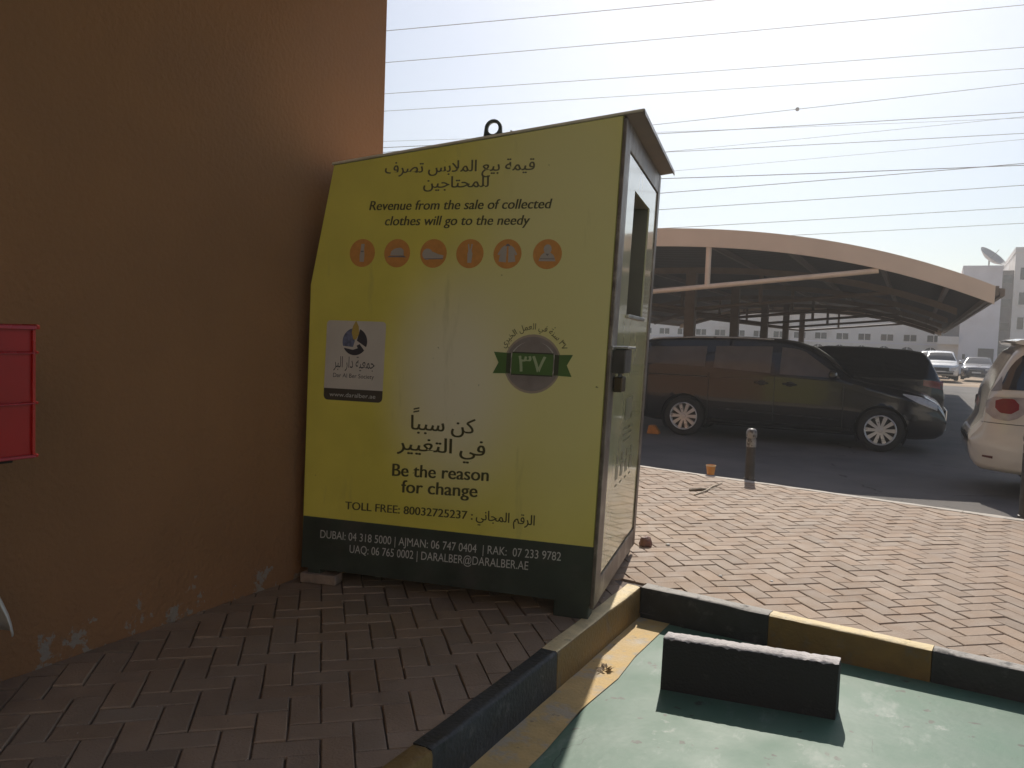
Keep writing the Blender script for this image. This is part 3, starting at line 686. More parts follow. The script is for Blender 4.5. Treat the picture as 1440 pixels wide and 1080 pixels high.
class Car:
    def __init__(s, sp): s.__dict__.update(sp)
    def hw(s, x):
        W = s.W; r = 1
        if x > s.xf - s.rf_: t = (x - (s.xf - s.rf_)) / s.rf_; r = 1 - s.kf * t ** 2.6
        if x < s.xr + s.rr_: t = ((s.xr + s.rr_) - x) / s.rr_; r = 1 - s.kr * t ** 2.6
        return W * r
    def section(s, x):
        zb, zt = lerp(s.bot, x), lerp(s.top, x); W = s.hw(x); zbelt = min(lerp(s.belt, x), zt - .06)
        g = max(0, min(1, (zt - zbelt - .06) / .45)); Wr = W * (.93 - s.tumble * g)
        zr = zt - (.04 + .035 * g); zr = max(zr, zbelt + .01)
        side = [(W * .88, zb), (W * .945, zb + .04), (W * .97, zb + .12)]
        zm = zb + .12
        for t in (.2, .4, .6, .8):
            side.append((W * (.97 + .03 * math.sin(math.pi * min(1, t * 1.1)) ** .8), zm + (zbelt - zm) * t))
        side.append((W * .985, zbelt))
        for t in (.25, .5, .75, 1):
            side.append((W * .985 + (Wr - W * .985) * t ** 1.15, zbelt + (zr - zbelt) * t))
        d = zt - zr
        roof = [(Wr - .012, zr + d * .45), (Wr - .045, zr + d * .78), (Wr - .11, zr + d * .95), (Wr * .75, zt + .004), (Wr * .4, zt + .016), (0, zt + .02)]
        under = [(0, zb), (W * .5, zb)]
        return under, side, roof
    def sy(s, x, z_):
        _, side, _ = s.section(x); P = sorted((q, y) for y, q in side); return lerp(P, z_)
    def tz(s, x, y):
        _, side, roof = s.section(x); P = sorted([(yy, q) for yy, q in roof] + [side[-1]]); return lerp(P, abs(y))
    def body(s, parent, m, nx=110):
        xs = sorted([s.xr + (s.xf - s.xr) * i / nx for i in range(nx + 1)] + [s.xf - .01, s.xf - .03, s.xr + .01, s.xr + .03])
        b = MB(); bm = bmesh.new(); rings = []
        for x in xs:
            u, sd, rf_ = s.section(x)
            half = u + sd + rf_
            # refine the side for clean wheel arches
            fine = []
            for qi, ((a, c), nxt) in enumerate(zip(half, half[1:] + [None])):
                fine.append((a, c))
                if nxt and len(u) <= qi < len(u) + 8:
                    for t in (.33, .66): fine.append((a + (nxt[0] - a) * t, c + (nxt[1] - c) * t))
            ring = [(x, y, z_) for y, z_ in fine] + [(x, -y, z_) for y, z_ in reversed(fine[1:-1])]
            rings.append([bm.verts.new(p) for p in ring])
        nr = len(rings[0])
        for a, c in zip(rings, rings[1:]):
            for j in range(nr):
                k = (j + 1) % nr; bm.faces.new((a[j], c[j], c[k], a[k]))
        bm.faces.new(list(reversed(rings[0]))); bm.faces.new(rings[-1])
        bm.verts.ensure_lookup_table()
        for xw in s.wheels:
            R_ = s.wr * 1.16
            dele = []
            for f in bm.faces:
                c = f.calc_center_median()
                if abs(c.y) > s.W * .5 and all((v.co.x - xw) ** 2 + (v.co.z - s.wr) ** 2 < R_ * R_ for v in f.verts): dele.append(f)
            bmesh.ops.delete(bm, geom=dele, context='FACES')
            for v in bm.verts:
                dx, dz = v.co.x - xw, v.co.z - s.wr; q = math.hypot(dx, dz)
                if q < R_ and abs(v.co.y) > s.W * .5 and q > 1e-4 and v.link_faces:
                    v.co.x = xw + dx * R_ / q; v.co.z = max(lerp(s.bot, v.co.x), s.wr + dz * R_ / q)
        me = bpy.data.meshes.new('body'); bmesh.ops.recalc_face_normals(bm, faces=bm.faces); bm.to_mesh(me); bm.free(); me.materials.append(m)
        o = bpy.data.objects.new('body', me); col.objects.link(o); o.parent = parent
        for p in me.polygons: p.use_smooth = True
        me.set_sharp_from_angle(angle=R(55))
        # dark wheel-house liners
        for xw in s.wheels:
            b = MB(); R_ = s.wr * 1.15
            for sg in (-1, 1):
                b = MB()
                rows = [[(xw + R_ * math.cos(a), sg * y, s.wr + R_ * math.sin(a)) for y in (s.W * .93, s.W * .45)] for a in [R(-35 + 250 * i / 24) for i in range(25)]]
                b.grid(rows)
                b.face([(r_[1]) for r_ in rows])
                b.build('wheel_arch', M['black'], parent)
        return o
    def side_patch(s, name, parent, m, xs, lo, hi, off=.006, sides=(-1, 1), nz=6, smooth=True):
        out = []
        for sg in sides:
            b = MB(); rows = []
            for x in xs:
                a, c = (lo(x) if callable(lo) else lerp(lo, x)), (hi(x) if callable(hi) else lerp(hi, x))
                rows.append([(x, sg * (s.sy(x, a + (c - a) * t / nz) + off), a + (c - a) * t / nz) for t in range(nz + 1)])
            b.grid(rows); out.append(b.build(name, m, parent, smooth=60 if smooth else False))
        return out
    def top_patch(s, name, parent, m, x0, x1, yf, off=.008, nx=10, ny=10, yf2=None):
        b = MB(); rows = []
        for i in range(nx + 1):
            x = x0 + (x1 - x0) * i / nx; _, sd, rf_ = s.section(x); Wr = rf_[0][0]
            k = yf + ((yf2 if yf2 is not None else yf) - yf) * i / nx
            rows.append([(x, Wr * k * (2 * j / ny - 1), s.tz(x, Wr * k * (2 * j / ny - 1)) + off) for j in range(ny + 1)])
        b.grid(rows); return b.build(name, m, parent, smooth=60)
def frange(a, c, n): return [a + (c - a) * i / n for i in range(n + 1)]
def strip(car, name, parent, m, x0, x1, z0, z1, off=.004, h=.012, n=20, sides=(-1, 1)):
    f = lambda x: z0 + (z1 - z0) * (x - x0) / (x1 - x0)
    return car.side_patch(name, parent, m, frange(x0, x1, n), lambda x: f(x) - h / 2, lambda x: f(x) + h / 2, off, sides, 1)
def mirror(parent, x, y, z_, m, sides=(-1, 1)):
    for sg in sides:
        b = MB(); b.lathe([(0, -.09), (.05, -.08), (.075, -.03), (.08, .03), (.06, .08), (0, .095)], o=(x, sg * (y + .12), z_), axis='y', n=12, M=Matrix.Diagonal((.9, 1, 1)))
        b.box(x - .02, x + .03, min(sg * y, sg * (y + .08)), max(sg * y, sg * (y + .08)), z_ - .06, z_ - .02)
        b.build('wing_mirror', m, parent, smooth=45)

# ---- black van across the lane
VAN = dict(W=.985, xr=-2.66, xf=2.50, rf_=.95, kf=.33, rr_=.5, kr=.14, tumble=.17, wr=.345, wheels=(-1.57, 1.57),
    top=[(-2.66, .92), (-2.64, 1.15), (-2.60, 1.28), (-2.45, 1.56), (-2.32, 1.665), (-2.1, 1.70), (-1.5, 1.735), (-.7, 1.75), (-.1, 1.735), (.2, 1.69), (.45, 1.61), (.75, 1.42), (1.08, 1.15), (1.3, 1.09), (1.6, 1.045), (1.95, .98), (2.2, .90), (2.38, .80), (2.47, .66), (2.50, .55)],
    bot=[(-2.66, .58), (-2.6, .42), (-2.4, .30), (-2.1, .25), (-1, .23), (1, .23), (2.1, .23), (2.35, .25), (2.46, .32), (2.50, .42)],
    belt=[(-2.66, 1.20), (-1.2, 1.19), (0, 1.13), (1, 1.10), (1.4, .99), (2.5, .72)])
PB = paint('black_car_paint', (.009, .009, .011), .2, .5)
VG = mat('tinted_glass_painted_tan', (.12, .10, .085), .12, .1, 5, spec=.35)  # tan reflection and cabin view painted into the base colour
vt = tag(empty('parked_van', (-2.345, 15.03, 0), R(2.3)), 'black people carrier with tinted windows and silver ten-spoke wheels, parked under the carport', 'van')
v = Car(VAN); v.body(vt, PB)
TR = mat('dark_trim', (.014, .014, .014), .35, .1)
v.side_patch('side_window', vt, VG, frange(-1.09, -.15, 10), [(-1.09, 1.215), (-.15, 1.165)], [(-1.09, 1.585), (-.15, 1.61)])
v.side_patch('side_window', vt, VG, [.0, .1, .2, .3, .38, .45, .55, .65, .75, .85, .93], [(0, 1.155), (.93, 1.135)], [(0, 1.605), (.25, 1.585), (.38, 1.54), (.93, 1.15)])
v.side_patch('side_window', vt, VG, [-2.42, -2.35, -2.25, -2.1, -1.9, -1.6, -1.4, -1.24], [(-2.42, 1.33), (-2.35, 1.25), (-1.24, 1.225)], [(-2.42, 1.36), (-2.3, 1.53), (-1.24, 1.58)])
v.top_patch('windscreen', vt, GLASS, .42, 1.10, .86, yf2=.95)
v.top_patch('rear_window', vt, GLASS, -2.60, -2.40, .86)
strip(v, 'door_seam', vt, TR, -1.17, -.0, 1.055, 1.055, .003, .005); 
strip(v, 'slide_rail', vt, M['black'], -2.35, -1.18, 1.06, 1.055, .004, .022)
for x in (-1.16, -.075, 1.0):
    v.side_patch('door_seam', vt, M['black'], [x - .006, x + .006], [(x, .34)], [(x, 1.12)], .004)
strip(v, 'sill_crease', vt, paint('black_crease', (.035, .034, .034), .25), -.98, .95, .53, .47, .012, .022)
strip(v, 'sill_trim', vt, M['black'], -1.12, 1.12, .30, .30, .008, .09)
for x in (-.28, .17):
    for sg in (-1, 1):
        b = MB(); y = v.sy(x, 1.0); b.tube([(x - .11, sg * (y + .005), 1.0), (x - .09, sg * (y + .035), 1.0), (x + .08, sg * (y + .035), .995), (x + .1, sg * (y + .005), .995)], .016, 8); b.build('door_handle', PB, vt, smooth=True)
        b = MB(); b.lathe([(0, .004), (.055, .003), (.06, 0)], o=(x, sg * y, 1.0), axis='y', n=16, M=Matrix.Diagonal((1.2, sg, .75))); b.build('handle_recess', M['black'], vt)
mirror(vt, .83, .95, 1.19, PB)
for sg in (-1, 1):
    v.side_patch('headlight', vt, LAMP, frange(1.86, 2.36, 10), [(1.86, .925), (2.1, .80), (2.36, .70)], [(1.86, .945), (2.1, .91), (2.36, .80)], .008, (sg,))
    v.side_patch('tail_light', vt, RED, frange(-2.64, -2.36, 6), [(-2.64, 1.0), (-2.36, 1.03)], [(-2.64, 1.2), (-2.36, 1.27)], .008, (sg,))
    b = MB(); b.tube([(1.95, sg * .80, .40), (2.25, sg * .70, .40), (2.38, sg * .6, .40)], .03, 6); b.build('fog_lamp_trim', TR, vt, smooth=True)
b = MB(); b.box(2.485, 2.515, -.42, .42, .52, .70); b.build('grille', M['chrome'], vt, bevel=.01)
b = MB(); b.box(2.50, 2.52, -.26, .26, .36, .47); b.build('number_plate', M['plate_white'], vt)
for xw in VAN['wheels']:
    for sg in (-1, 1): make_wheel(vt, xw, sg * .845, .345, .23, sg, 10, .235)

for sg in (-1, 1):
    b = MB(); b.tube([(x, sg * (v.section(x)[2][0][0] - .05), v.tz(x, v.section(x)[2][0][0] - .05) + .006) for x in frange(-2.25, -.15, 14)], .012, 6); b.build('roof_glint_strip', M['alloy'], vt, smooth=True)  # added strip draws the sky's reflection along the roof edge

# ---- second dark car behind the van
SUV = dict(W=.95, xr=-2.40, xf=2.45, rf_=.8, kf=.3, rr_=.55, kr=.20, tumble=.17, wr=.37, wheels=(-1.38, 1.40),
    top=[(-2.40, .80), (-2.37, 1.0), (-2.32, 1.12), (-2.10, 1.55), (-1.98, 1.655), (-1.7, 1.70), (-.9, 1.735), (-.2, 1.73), (.25, 1.66), (.75, 1.42), (1.15, 1.15), (1.4, 1.09), (2.0, 1.0), (2.3, .88), (2.42, .72), (2.45, .6)],
    bot=[(-2.40, .6), (-2.36, .45), (-2.2, .34), (-1, .28), (1, .28), (2.2, .28), (2.4, .36), (2.45, .48)],
    belt=[(-2.40, 1.13), (0, 1.06), (1.2, 1.04), (2.45, .8)])
def suv(name, label, cat, loc, rz, pm_, glass=GLASS, spec=SUV, spokes=8, group=None):
    t = tag(empty(name, loc, rz), label, cat, group); c = Car(spec); c.body(t, pm_, 80)
    c.side_patch('side_window', t, glass, frange(-1.02, -.12, 6), [(-1.02, 1.12), (-.12, 1.09)], [(-1.02, 1.58), (-.12, 1.61)])
    c.side_patch('side_window', t, glass, [-.02, .1, .25, .4, .6, .8, .92], [(-.02, 1.09), (.92, 1.09)], [(-.02, 1.60), (.25, 1.55), (.92, 1.12)])
    c.side_patch('side_window', t, glass, frange(-1.95, -1.12, 6), [(-1.95, 1.17), (-1.12, 1.13)], [(-1.95, 1.45), (-1.8, 1.54), (-1.12, 1.58)])
    c.top_patch('windscreen', t, glass, .34, 1.10, .86, yf2=.94); c.top_patch('rear_window', t, glass, -2.28, -2.05, .86)
    for sg in (-1, 1):
        c.side_patch('tail_light', t, RED, frange(-2.37, -2.02, 6), [(-2.37, .93), (-2.02, 1.0)], [(-2.37, 1.1), (-2.02, 1.11)], .008, (sg,))
        c.side_patch('headlight', t, LAMP, frange(1.95, 2.40, 8), [(1.95, .86), (2.40, .70)], [(1.95, .92), (2.40, .82)], .010, (sg,))
        b = MB(); b.box(2.455, 2.475, sg * .62 - .13, sg * .62 + .13, .68, .79); b.build('headlight', LAMP, t, bevel=.02)
    b = MB(); b.box(2.45, 2.472, -.40, .40, .56, .78); b.build('grille', M['black'], t, bevel=.02)
    b = MB(); b.box(2.45, 2.476, -.62, .62, .38, .50); b.build('lower_grille', M['black'], t, bevel=.02)
    b = MB(); b.box(2.472, 2.49, -.24, .24, .50, .57); b.build('number_plate', M['plate_white'], t)
    b = MB(); b.box(-2.425, -2.40, -.26, .26, .72, .83); b.build('number_plate', M['plate_white'], t)
    mirror(t, .92, .92, 1.14, pm_)
    for xw in spec['wheels']:
        for sg in (-1, 1): make_wheel(t, xw, sg * .83, spec['wr'], .24, sg, spokes)
    return t, c
suv('parked_suv', 'black sport utility vehicle with a red tail lamp, parked behind the black van', 'car', (-2.27, 18.6, 0), R(182), PB)[0].scale = (1, 1, .96)
suv('parked_suv', 'white sport utility vehicle facing the camera on the sandy ground, left of the blue saloon', 'car', (.15, 56.6, 0), R(-88), paint('white_car_paint', (.72, .72, .71), .3))
suv('parked_suv', 'dark grey sport utility vehicle far off, mostly hidden behind the white one', 'car', (-.35, 64.5, 0), R(-92), paint('dark_grey_paint', (.06, .06, .065), .3))
SAL = dict(W=.90, xr=-2.35, xf=2.35, rf_=.8, kf=.3, rr_=.7, kr=.25, tumble=.2, wr=.33, wheels=(-1.35, 1.38),
    top=[(-2.35, .72), (-2.32, .95), (-2.2, 1.03), (-1.65, 1.06), (-1.05, 1.36), (-.6, 1.43), (0, 1.44), (.35, 1.37), (.75, 1.17), (1.1, .98), (1.7, .90), (2.15, .80), (2.3, .68), (2.35, .55)],
    bot=[(-2.35, .5), (-2.25, .3), (-2, .24), (2, .22), (2.25, .26), (2.35, .4)],
    belt=[(-2.35, .95), (0, .93), (1.1, .90), (2.35, .66)])
def saloon(name, label, loc, rz, pm_):
    t = tag(empty(name, loc, rz), label, 'car'); c = Car(SAL); c.body(t, pm_, 80)
    c.side_patch('side_window', t, GLASS, frange(-.95, -.05, 6), [(-.95, .98), (-.05, .97)], [(-.95, 1.27), (-.6, 1.33), (-.05, 1.34)])
    c.side_patch('side_window', t, GLASS, [.03, .2, .35, .5, .7, .85], [(.03, .97), (.85, .97)], [(.03, 1.335), (.3, 1.29), (.85, 1.0)])
    c.top_patch('windscreen', t, GLASSB, .36, 1.05, .86, yf2=.95); c.top_patch('rear_window', t, GLASS, -1.6, -1.05, .88)
    for sg in (-1, 1):
        b = MB(); b.box(2.30, 2.37, sg * .60 - .14, sg * .60 + .14, .60, .72); b.build('headlight', LAMP, t, bevel=.02)
        c.side_patch('tail_light', t, RED, frange(-2.33, -2.05, 6), [(-2.33, .74), (-2.05, .8)], [(-2.33, .9), (-2.05, .92)], .008, (sg,))
    b = MB(); b.box(2.33, 2.365, -.38, .38, .52, .66); b.build('grille', M['black'], t, bevel=.02)
    b = MB(); b.box(2.335, 2.372, -.55, .55, .30, .42); b.build('lower_grille', M['black'], t, bevel=.02)
    b = MB(); b.box(2.365, 2.38, -.25, .25, .43, .53); b.build('number_plate', M['plate_white'], t)
    mirror(t, .72, .87, 1.02, pm_)
    for xw in SAL['wheels']:
        for sg in (-1, 1): make_wheel(t, xw, sg * .79, .33, .22, sg, 8)
saloon('parked_saloon', 'dark blue saloon car facing the camera in front of the apartment block', (2.35, 60.6, 0), R(-94), paint('blue_car_paint', (.015, .022, .05), .25))

# ---- pearl white minivan at the right edge (its rear is towards the van)
MPV = dict(W=.90, xr=0, xf=4.75, rf_=1.0, kf=.35, rr_=.62, kr=.30, tumble=.15, wr=.34, wheels=(.98, 3.88),
    top=[(0, .66), (.02, .73), (.07, .80), (.13, .90), (.14, 1.05), (.16, 1.14), (.18, 1.20), (.27, 1.42), (.38, 1.64), (.50, 1.745), (.70, 1.785), (1.2, 1.80), (2.2, 1.81), (2.9, 1.74), (3.4, 1.45), (3.85, 1.13), (4.3, .98), (4.6, .82), (4.72, .65), (4.75, .55)],
    bot=[(0, .56), (.02, .46), (.06, .36), (.14, .31), (.5, .29), (1, .25), (4, .24), (4.6, .3), (4.75, .42)],
    belt=[(0, 1.0), (.16, 1.17), (1, 1.17), (3, 1.10), (4, 1.0), (4.75, .75)])
PW = paint('pearl_white_paint', (.66, .60, .52), .22)
mt = tag(empty('parked_minivan', (.34, 11.35, 0), R(2)), 'pearl white minivan cut off by the right edge, only its rear corner showing', 'van')
c = Car(MPV); c.body(mt, PW)
c.side_patch('side_window', mt, GLASSB, [.285, .30, .33, .37, .41, .46, .52, .6, .8, 1.1, 1.45], [(.285, 1.225), (1.45, 1.225)], [(.285, 1.30), (.33, 1.42), (.39, 1.53), (.46, 1.60), (.56, 1.655), (1.45, 1.68)], .008)
c.side_patch('side_window', mt, GLASSB, frange(1.55, 2.45, 8), [(1.55, 1.22), (2.45, 1.20)], [(1.55, 1.68), (2.45, 1.68)])
c.side_patch('side_window', mt, GLASSB, [2.55, 2.7, 2.9, 3.1, 3.3, 3.5], [(2.55, 1.20), (3.5, 1.18)], [(2.55, 1.67), (2.85, 1.62), (3.5, 1.21)])
HG = mat('hatch_glass', (.26, .22, .185), .12, .08, 4)
c.side_patch('pillar_glass', mt, HG, [.185, .21, .24, .265, .285], [(.185, 1.195), (.285, 1.215)], [(.185, 1.20), (.285, 1.375)], .007)
c.top_patch('rear_window', mt, HG, .185, .40, .93, nx=12)
c.top_patch('windscreen', mt, GLASS, 2.95, 3.80, .86)
for sg in (-1, 1):
    c.side_patch('tail_light', mt, mat('clear_tail_lamp', (.36, .31, .30), .12, .25, 9, coat=.5), [.145, .16, .18, .22, .28, .36, .44, .52, .60, .66], [(.145, .96), (.22, .90), (.34, .875), (.46, .92), (.66, 1.12)], [(.145, 1.08), (.2, 1.14), (.66, 1.15)], .010, (sg,), 8)
    q = c.side_patch('red_lens', mt, mat('deep_red_lens', (.20, .002, .006), .2, .1, spec=.3), frange(.23, .45, 10), [(.23, 1.02), (.28, .965), (.38, .96), (.45, 1.01)], [(.23, 1.10), (.30, 1.128), (.40, 1.128), (.45, 1.07)], .014, (sg,), 5)
    c.side_patch('reflector', mt, mat('reflector', (.12, .03, .025), .3), frange(.14, .24, 4), [(.14, .455), (.24, .445)], [(.14, .475), (.24, .475)], .006, (sg,))
    c.side_patch('headlight', mt, LAMP, frange(4.0, 4.6, 8), [(4.0, .86), (4.6, .62)], [(4.0, .92), (4.6, .74)], .008, (sg,))
    for x in (1.5, 2.5, 3.5): c.side_patch('door_seam', mt, M['black'], [x - .005, x + .005], [(x, .4)], [(x, 1.14)], .004, (sg,))
    for x in (1.7, 2.7):
        b = MB(); y = c.sy(x, .98); b.tube([(x - .1, sg * y, .98), (x - .08, sg * (y + .035), .98), (x + .08, sg * (y + .035), .98), (x + .1, sg * y, .98)], .016, 8); b.build('door_handle', PW, mt, smooth=True)
sp_ = MB(); rows = []
for j in range(17):
    y = -.74 + 1.48 * j / 16; k = 1 - (abs(y) / .78) ** 4 * .5
    zc = 1.775 - .02 * (y / .74) ** 2
    rows.append([(.74, y, zc - .005), (.74, y, zc + .03), (.60, y, zc + .035), (.40 + .10 * (1 - k), y, zc + .026), (.33 + .14 * (1 - k), y, zc + .004), (.345 + .14 * (1 - k), y, zc - .022), (.55, y, zc - .045)])
sp_.grid(rows, closed=True); sp_.face(rows[0]); sp_.face(rows[-1]); sp_.build('spoiler', PW, mt, smooth=50)
strip(c, 'bumper_seam', mt, TR, .11, .62, .85, .84, .003, .007)
mirror(mt, 3.25, .88, 1.2, PW)
for xw in MPV['wheels']:
    for sg in (-1, 1): make_wheel(mt, xw, sg * .78, .34, .22, sg, 8)
# ------------------------------------------------------------------ buildings far behind
M['pale_wall'] = mat('pale_grey_render', (.82, .77, .78), .85, .08, .25, c2=(.74, .68, .68), c2s=.15)
M['white_wall'] = mat('dusty_white_render', (.82, .77, .72), .85, .08, .3, c2=(.7, .63, .56), c2s=.2)
M['recess'] = mat('grey_recess_render', (.22, .19, .18), .85)
M['win'] = mat('window_glass', (.03, .032, .035), .12, .1)
M['shut'] = mat('dark_shutter', (.07, .06, .055), .6)
def window(parent, x, y, z_, w_, h_, frame=True, m=None, arch=False):
    """opening frame standing slightly proud with a glass pane as its child; faces -Y"""
    b = MB(); t = .08
    b.box(x - w_ / 2 - t, x + w_ / 2 + t, y - .05, y + .02, z_ - t, z_); b.box(x - w_ / 2 - t, x + w_ / 2 + t, y - .05, y + .02, z_ + h_, z_ + h_ + t)
    b.box(x - w_ / 2 - t, x - w_ / 2, y - .05, y + .02, z_, z_ + h_); b.box(x + w_ / 2, x + w_ / 2 + t, y - .05, y + .02, z_, z_ + h_)
    b.box(x - .03, x + .03, y - .04, y + .02, z_, z_ + h_)
    f = b.build('window', M['white_wall'], parent)
    b = MB()
    if arch:
        P = [(x - w_ / 2, z_), (x + w_ / 2, z_)] + [(x + w_ / 2 * math.cos(R(a)), z_ + h_ * .62 + h_ * .38 * math.sin(R(a))) for a in range(0, 181, 20)]
        b.prism(P, y - .02, y + .01, 'y')
    else: b.box(x - w_ / 2, x + w_ / 2, y - .02, y + .01, z_, z_ + h_)
    b.build('pane', m or M['win'], f)
ap = tag(empty('apartment_block', (0, 76, 0)), 'pale grey apartment block with a blank end wall, at the right edge', 'building')
b = MB(); b.box(1.45, 4.2, 0, 18, -.02, 8.45); b.box(1.40, 4.25, -.05, .25, 8.45, 8.75); b.box(1.40, 1.7, .25, 18, 8.45, 8.75); b.build('end_wall', M['pale_wall'], ap)
b = MB(); b.box(4.2, 5.0, .5, 18, -.02, 8.40); b.build('stair_recess', M['recess'], ap)
b = MB(); b.box(5.0, 26, -.2, 18, -.02, 9.75); b.build('wall', M['white_wall'], ap)
b = MB(); b.box(4.95, 26.05, -.28, .1, 9.75, 10.15); b.box(4.95, 5.25, .1, 18, 9.75, 10.15); b.build('parapet', M['white_wall'], ap)
for k in range(4):
    b = MB(); b.box(4.3, 4.9, .44, .52, 1.7 + 1.9 * k, 2.3 + 1.9 * k); b.build('vent_window', M['win'], ap)
for i in range(6):
    for k in range(4): window(ap, 5.85 + 3.2 * i, -.2, 1.75 + 1.95 * k, .95, .95)
b = MB(); b.box(2.85, 3.95, -.06, .02, 0, 2.1); dr_ = b.build('door', M['shut'], ap)
b = MB(); b.box(1.75, 1.95, -.06, .02, 1.2, 1.6); b.build('meter_box', M['shut'], ap)
b = MB(); b.box(-.1, 1.45, -.3, 2.5, 2.35, 2.5); b.box(-.1, 1.45, -.3, -.2, 2.5, 3.0); b.box(-.1, 0, -.2, 2.5, 2.5, 3.0); b.build('balcony', M['white_wall'], ap)
b = MB(); b.box(-.1, 1.45, .8, 2.6, 2.5, 4.3); b.build('balcony_room', M['recess'], ap)
b = MB(); b.box(-.1, 1.45, .6, 3, -.02, 2.35); b.build('porch_wall', M['white_wall'], ap)
b = MB(); b.tube([(6.9, 4, 10.0), (6.9, 4, 13.6)], .05, 6); b.build('mast', M['steel'], ap)
# satellite dish on the roof
dt = tag(empty('satellite_dish', (3.25, 77.3, 8.15)), 'large grey satellite dish standing on the roof of the pale apartment block', 'satellite dish')
b = MB(); MM = Matrix.Rotation(R(52), 3, Vector((.55, .83, 0))) ; MM = Matrix.Rotation(R(-50), 3, 'Y') @ Matrix.Rotation(R(18), 3, 'X')
dish_m = mat('dish_grey', (.42, .40, .39), .5)
prof = [(0, 0)] + [(r_, .36 * r_ * r_) for r_ in (.2, .45, .7, .95, 1.12)] + [(1.14, .46), (1.0, .33), (.6, .10), (0, -.04)]
b.lathe(prof, o=(0, 0, 1.15), n=28, M=Matrix.Rotation(R(38), 3, 'Y') @ Matrix.Rotation(R(20), 3, 'X')); b.build('reflector', dish_m, dt, smooth=50)
b = MB(); b.tube([(0, 0, -.02), (0, 0, 1.15)], .06, 8); b.tube([(-.4, 0, -.02), (0, 0, .8)], .03, 6); b.build('stand', M['steel'], dt)
b = MB(); v0 = Matrix.Rotation(R(38), 3, 'Y') @ Matrix.Rotation(R(20), 3, 'X') @ Vector((0, 0, 1.1)); b.tube([(0, 0, 1.15), (v0.x, v0.y, 1.15 + v0.z)], .025, 6); b.build('feed_arm', M['steel'], dt)

lb = tag(empty('low_building', (0, 80, 0)), 'long low whitish building with small windows over arched openings, seen under the carport', 'building')
b = MB(); b.box(-62, .9, 0, 14, -.02, 4.75); b.build('wall', M['white_wall'], lb)
b = MB(); b.box(-62.1, .95, -.12, .25, 4.75, 5.05); b.build('parapet', M['white_wall'], lb)
b = MB(); b.box(-62, .9, -.06, 0, 2.25, 2.38); b.build('string_course', M['pale_wall'], lb)
i = 0; x = -.4
while x > -60:
    window(lb, x, 0, 2.55, 1.0, .55)
    window(lb, x - .2, 0, .1, 1.25, 1.95, m=M['shut'], arch=True)
    x -= 1.85

# ------------------------------------------------------------------ overhead power cables
cab = mat('cable', (.10, .10, .105), .6, .05)
CAB = [((-94.63, 39.23, 23.65), (26.31, 86.85, 34.99)), ((-106.62, 44.17, 23.52), (29.9, 97.9, 35.8)), ((-118.62, 49.12, 23.41), (33.58, 108.9, 35.04)), ((-130.64, 54.08, 23.73), (37.16, 119.95, 35.99)),
       ((-142.64, 59.03, 23.83), (41.02, 130.85, 32.25)), ((-93.93, 38.83, 11.77), (26.82, 86.56, 26.32)), ((-106.22, 43.94, 16.6), (30.51, 97.55, 25.5)), ((-118.22, 48.89, 16.62), (34.11, 108.59, 25.97)),
       ((-130.01, 53.72, 13.06), (37.41, 119.81, 31.81)), ((-141.95, 58.63, 12.08), (41.05, 130.83, 31.7)), ((-93.98, 38.86, 12.54), (27.3, 86.29, 18.15)), ((-105.73, 43.66, 8.24), (30.73, 97.43, 21.71)),
       ((-117.73, 48.61, 8.35), (34.38, 108.44, 21.43)), ((-129.68, 53.53, 7.38), (38.05, 119.44, 20.84)), ((-141.64, 58.46, 6.85), (41.71, 130.45, 20.44))]
ORD = ['highest', 'second highest', 'third highest', 'fourth highest', 'fifth highest', 'sixth', 'seventh', 'eighth', 'ninth', 'tenth', 'eleventh', 'twelfth', 'thirteenth', 'second lowest', 'lowest']
order = sorted(range(len(CAB)), key=lambda k: -(CAB[k][0][2] / 100 * 0 + CAB[k][1][2] / math.hypot(CAB[k][1][0], CAB[k][1][1])))
for rank, k in enumerate(order):
    A, B_ = Vector(CAB[k][0]), Vector(CAB[k][1]); pts = []
    A2 = A + (A - B_) * .3; B2 = B_ + (B_ - A) * .3
    for i in range(41):
        t = i / 40; p = A2.lerp(B2, t); u = .3 / 1.6; p.z += 2.0 * ((2 * t - 1) ** 2 - .28); pts.append(p)
    b = MB(); rad = .024 if k in (4, 9, 5, 8) else .034
    b.tube(pts, rad, 5)
    o = b.build('power_cable', cab)
    lab_ = 'thin overhead power cable, %s in the sky at the right edge' % ORD[rank]
    if k == 5: lab_ = 'thin overhead power cable carrying a round dark marker ball'
    tag(o, lab_, 'power cable', 'overhead power cables')
    if k == 5:
        p = A2.lerp(B2, (.3 + .683) / 1.6); p.z += 2.0 * ((2 * (.3 + .683) / 1.6 - 1) ** 2 - .28)
        g = MB(); g.lathe([(0, -.17), (.11, -.13), (.17, -.02), (.17, .02), (.11, .13), (0, .17)], o=p, n=14); g.build('marker_ball', mat('marker_ball', (.03, .028, .028), .5), o, smooth=60)
    # small vibration dampers hanging on the wires
    for t in () and (.33 + .03 * (k % 4), .56 + .02 * (k % 3)):
        if rad < .04: continue
        p = A2.lerp(B2, t); p.z += 2.0 * ((2 * t - 1) ** 2 - .28)
        d_ = (B2 - A2).normalized() * .22
        g = MB(); g.tube([p - d_ + Vector((0, 0, -.1)), p + d_ + Vector((0, 0, -.1))], .055, 6); g.build('damper', cab, o)

